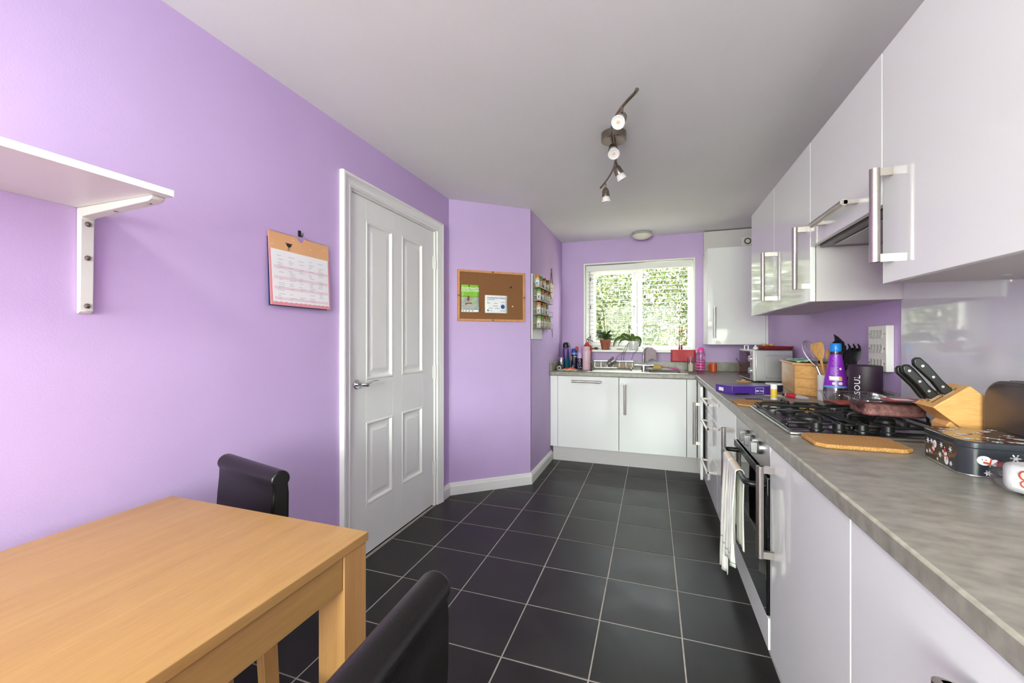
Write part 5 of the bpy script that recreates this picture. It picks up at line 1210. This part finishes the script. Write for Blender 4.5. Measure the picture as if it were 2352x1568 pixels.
obj('knife_slots', sm_, 'ink_dark', kb, smooth=0)
for lab, yk, s0_, ln in (('black handled knife, farthest of the three in the block', KY1-.016, .030, .118), ('black handled knife, middle of the three in the block', KY1-.040, .036, .120), ('large riveted black handled knife, nearest in the block', KY0+.030, .062, .128)):
    c = Vector((Lx, yk, Lz))+e1*s0_
    t = thing('kitchen_knife', lab, 'knife', tuple(c), 0, 'knives in the block')
    prof = [(-.013, .002), (.014, .002), (.013, .018), (.0115, .04), (.013, .07), (.014, .095), (.012, ln-.006), (.004, ln), (-.006, ln-.002), (-.014, ln-.016), (-.0125, .09), (-.0105, .05), (-.0135, .016)]
    Bm = basis(c, e1, e2)
    obj('knife_handle', MB().prism(prof, 'z', -.0085, .0085).xf(Bm), 'black_plastic', t, bevel=.0035, segs=3)
    obj('bolster', MB().prism([(-.014, -.002), (.015, -.002), (.014, .010), (-.014, .006)], 'z', -.0065, .0065).xf(Bm), 'steel', t, bevel=.001)
    obj('blade', MB().prism([(-.013, -.06), (.013, -.08), (.013, -.002), (-.013, -.002)], 'z', -.0009, .0009).xf(Bm), 'steel', t)
    for q in (.025, .06, .10):
        obj('rivet', MB().cyl((0, q, -.0092), (0, q, .0092), .0038, n=12).xf(Bm), 'wire', t)

# toaster
to = thing('toaster', 'dark brushed metal toaster with rounded ends at the right edge', 'toaster', (.928, 1.36, ZC))
def toast_prof(y0, y1, z0, z1, r):
    p = [(y0, z0), (y1, z0)]+[(y1-r+r*math.cos(a), z1-r+r*math.sin(a)) for a in [PI/2*k/8 for k in range(9)]]+[(y0+r+r*math.cos(a), z1-r+r*math.sin(a)) for a in [PI/2+PI/2*k/8 for k in range(9)]]
    return p
obj('shell', MB().prism(toast_prof(1.215, 1.492, ZC+.012, 1.122, .06), 'x', .864, .986), 'toaster', to, bevel=.007, segs=3)
obj('base', MB().box(.878, 1.225, ZC, .980, 1.482, ZC+.013), 'black_plastic', to, bevel=.002)
for x in (.902, .948): obj('bread_slot', MB().box(x-.012, 1.265, 1.120, x+.012, 1.442, 1.1228), 'black_plastic', to)
obj('lever', MB().box(.885, 1.205, 1.075, .965, 1.216, 1.095).box(.88, 1.30, 1.1222, .885, 1.36, 1.128), 'black_plastic', to, bevel=.002)

# snowman biscuit tin
tn = thing('biscuit_tin', 'dark rounded biscuit tin printed with snowmen and snowflakes', 'tin', (.778, 1.348, ZC), math.radians(-5))
ta, tb_ = .078, .100
obj('tin_body', MB().prism(rrect(-ta, -tb_, ta, tb_, .034, 7), 'z', .0, .066), 'tin_dark', tn, local=True, bevel=.002)
obj('tin_lid', MB().prism(rrect(-ta-.0015, -tb_-.0015, ta+.0015, tb_+.0015, .0355, 7), 'z', .064, .081), 'tin_dark', tn, local=True, bevel=.003)
obj('bottom_seam', MB().tube([(x, y, .0015) for x, y in rrect(-ta-.0005, -tb_-.0005, ta+.0005, tb_+.0005, .034, 6)], .0015, 5, closed=True), 'wire', tn, local=True)
def print_obj(name, layers):
    """one flat printed motif: layers of (material, plane, points, lift)"""
    mb = MB(); slots = []; idx = []
    for mt, Fm, pts, off in layers:
        n = len(pts); mb.add([Fm @ Vector((u, v, off)) for u, v in pts], [tuple(range(n))])
        if mt not in slots: slots.append(mt)
        idx.append(slots.index(mt))
    o = obj(name, mb, slots[0], tn, local=True, smooth=0)
    for mt in slots[1:]: o.data.materials.append(MAT[mt])
    for p, i in zip(o.data.polygons, idx): p.material_index = i
    return o
def flake(Fm, cx, cy, r, off=.0004):
    L_ = []
    for k in range(3):
        a = PI*k/3; c, s = math.cos(a), math.sin(a); w = r*.14
        L_.append(('paper', Fm, [(cx+c*r-s*w, cy+s*r+c*w), (cx-c*r-s*w, cy-s*r+c*w), (cx-c*r+s*w, cy-s*r-c*w), (cx+c*r+s*w, cy+s*r-c*w)], off+k*.00003))
    L_.append(('paper', Fm, disc_pts(cx, cy, r*.42, n=8), off+.0001)); print_obj('snowflake_print', L_)
def star6(Fm, cx, cy, r, off=.0004): print_obj('snowflake_print', [('paper', Fm, [(cx+(r if k % 2 == 0 else r*.42)*math.cos(PI*k/6), cy+(r if k % 2 == 0 else r*.42)*math.sin(PI*k/6)) for k in range(12)], off)])
def snowman(Fm, cx, cy, s, rot):
    c, sn = math.cos(rot), math.sin(rot); T = lambda x, y: (cx+s*(x*c-y*sn), cy+s*(x*sn+y*c)); D = lambda *a: [T(*p) for p in disc_pts(*a)]
    L_ = [('paper', Fm, D(0, -.45, .42, .50, 16), .0004), ('paper', Fm, D(0, .25, .30, .30, 14), .00045),
          ('red', Fm, [T(-.30, .36), T(.30, .36), T(.20, .70), T(.02, .82), T(-.18, .68)], .0006), ('paper', Fm, D(.03, .86, .09, .09, 8), .0007),
          ('orange', Fm, [T(-.32, .02), T(.32, .02), T(.30, -.10), T(-.30, -.10)], .0006), ('orange', Fm, [T(.08, -.08), T(.26, -.08), T(.24, -.50), T(.08, -.50)], .0006),
          ('orange', Fm, [T(0, .24), T(.02, .30), T(.20, .24)], .0007)]
    for y in (-.35, -.60): L_.append(('ink_dark', Fm, D(-.08, y, .05, .05, 8), .0007))
    for x in (-.10, .10): L_.append(('ink_dark', Fm, D(x, .32, .03, .03, 6), .0007))
    print_obj('snowman_print', L_)
FL = basis((-ta-.0001, 0, .033), (0, -1, 0), (0, 0, 1)); FF = basis((0, -tb_-.0001, .033), (1, 0, 0), (0, 0, 1)); FT = basis((0, 0, .0811), (1, 0, 0), (0, 1, 0))
snowman(FL, -.026, .004, .022, 2.7); snowman(FL, .030, -.004, .023, .25)
for u, v, r in ((-.055, .016, .006), (-.045, -.010, .005), (.004, -.008, .006), (.010, .018, .0055), (.050, .016, .006)): flake(FL, u, v, r*1.3)
for u, v, r in ((-.060, -.014, .005), (-.037, .018, .006), (-.008, -.022, .004), (.052, -.018, .006), (.018, .004, .004)): star6(FL, u, v, r*1.3)
snowman(FF, -.030, .004, .026, -1.75); snowman(FF, .050, -.004, .023, .3)
for u, v, r in ((.010, .017, .007), (-.002, -.020, .006), (.03, .015, .005)): flake(FF, u, v, r*1.3)
for u, v, r in ((.018, -.010, .008), (-.035, -.022, .006), (.028, -.020, .006)): star6(FF, u, v, r*1.3)
for (u, v, ro) in ((-.045, .06, 1.2), (.03, .05, 2.6), (-.03, .0, -1.0), (.045, -.02, .8), (-.04, -.065, -1.6), (.02, -.075, 1.5)): snowman(FT, u, v, .024, ro)
for u, v in ((-.01, .078), (.06, .085), (-.06, .025), (.005, .025), (.055, .012), (-.005, -.035), (-.062, -.03), (.01, -.045), (.06, -.06), (-.012, -.085)): flake(FT, u, v, .010)

# packet in clear film
bg_ = thing('napkin_pack', 'white paper pack in loose clear film at the right edge', 'packet', (.75, 1.11, ZC))
pkp = [(.698, 1.145), (.715, 1.180), (.81, 1.195), (.88, 1.095), (.85, 1.015), (.75, 1.025)]
def pack(sc_, z0, z1, tilt):
    cx = sum(p[0] for p in pkp)/6; cy = sum(p[1] for p in pkp)/6
    return [(cx+(x-cx)*sc_, cy+(y-cy)*sc_) for x, y in pkp]
obj('paper_block', MB().prism(pack(1, 0, 0, 0), 'z', ZC+.004, ZC+.060), 'paper', bg_, bevel=.012, segs=3)
flm = MB().grid(lambda u, v: Vector((.797+(.088+.045*math.sin(PI*v)*(1 if math.cos(2*PI*u) > 0 else 1.05)+.006*math.sin(u*40+v*9))*math.cos(2*PI*u), 1.105+(.075+.030*math.sin(PI*v)+.005*math.sin(u*31+v*12))*math.sin(2*PI*u), ZC+.001+.078*v)), 40, 8)
obj('film_wrap', flm, 'film', bg_, smooth=70)
e_ = Vector((.75-.698, 1.025-1.145, 0)).normalized()
obj('orange_print', MB().tube([Vector((.6995, 1.142, ZC+.045))+e_*(.03+.009*math.cos(t))+Vector((-.0012, -.0008, .009*math.sin(t))) for t in [2*PI*q/14 for q in range(14)]], .0015, 5, closed=True).tube([Vector((.6985, 1.1415, ZC+.028))+e_*(.03+.006*math.cos(t))+Vector((-.0012, -.0008, .006*math.sin(t))) for t in [2*PI*q/14 for q in range(14)]], .0012, 5, closed=True), 'orange', bg_)
obj('green_print', MB().ell(tuple(Vector((.6985, 1.142, ZC+.020))+e_*.05), .003, .010, .008, 10, 6), 'leaf_food_green', bg_)
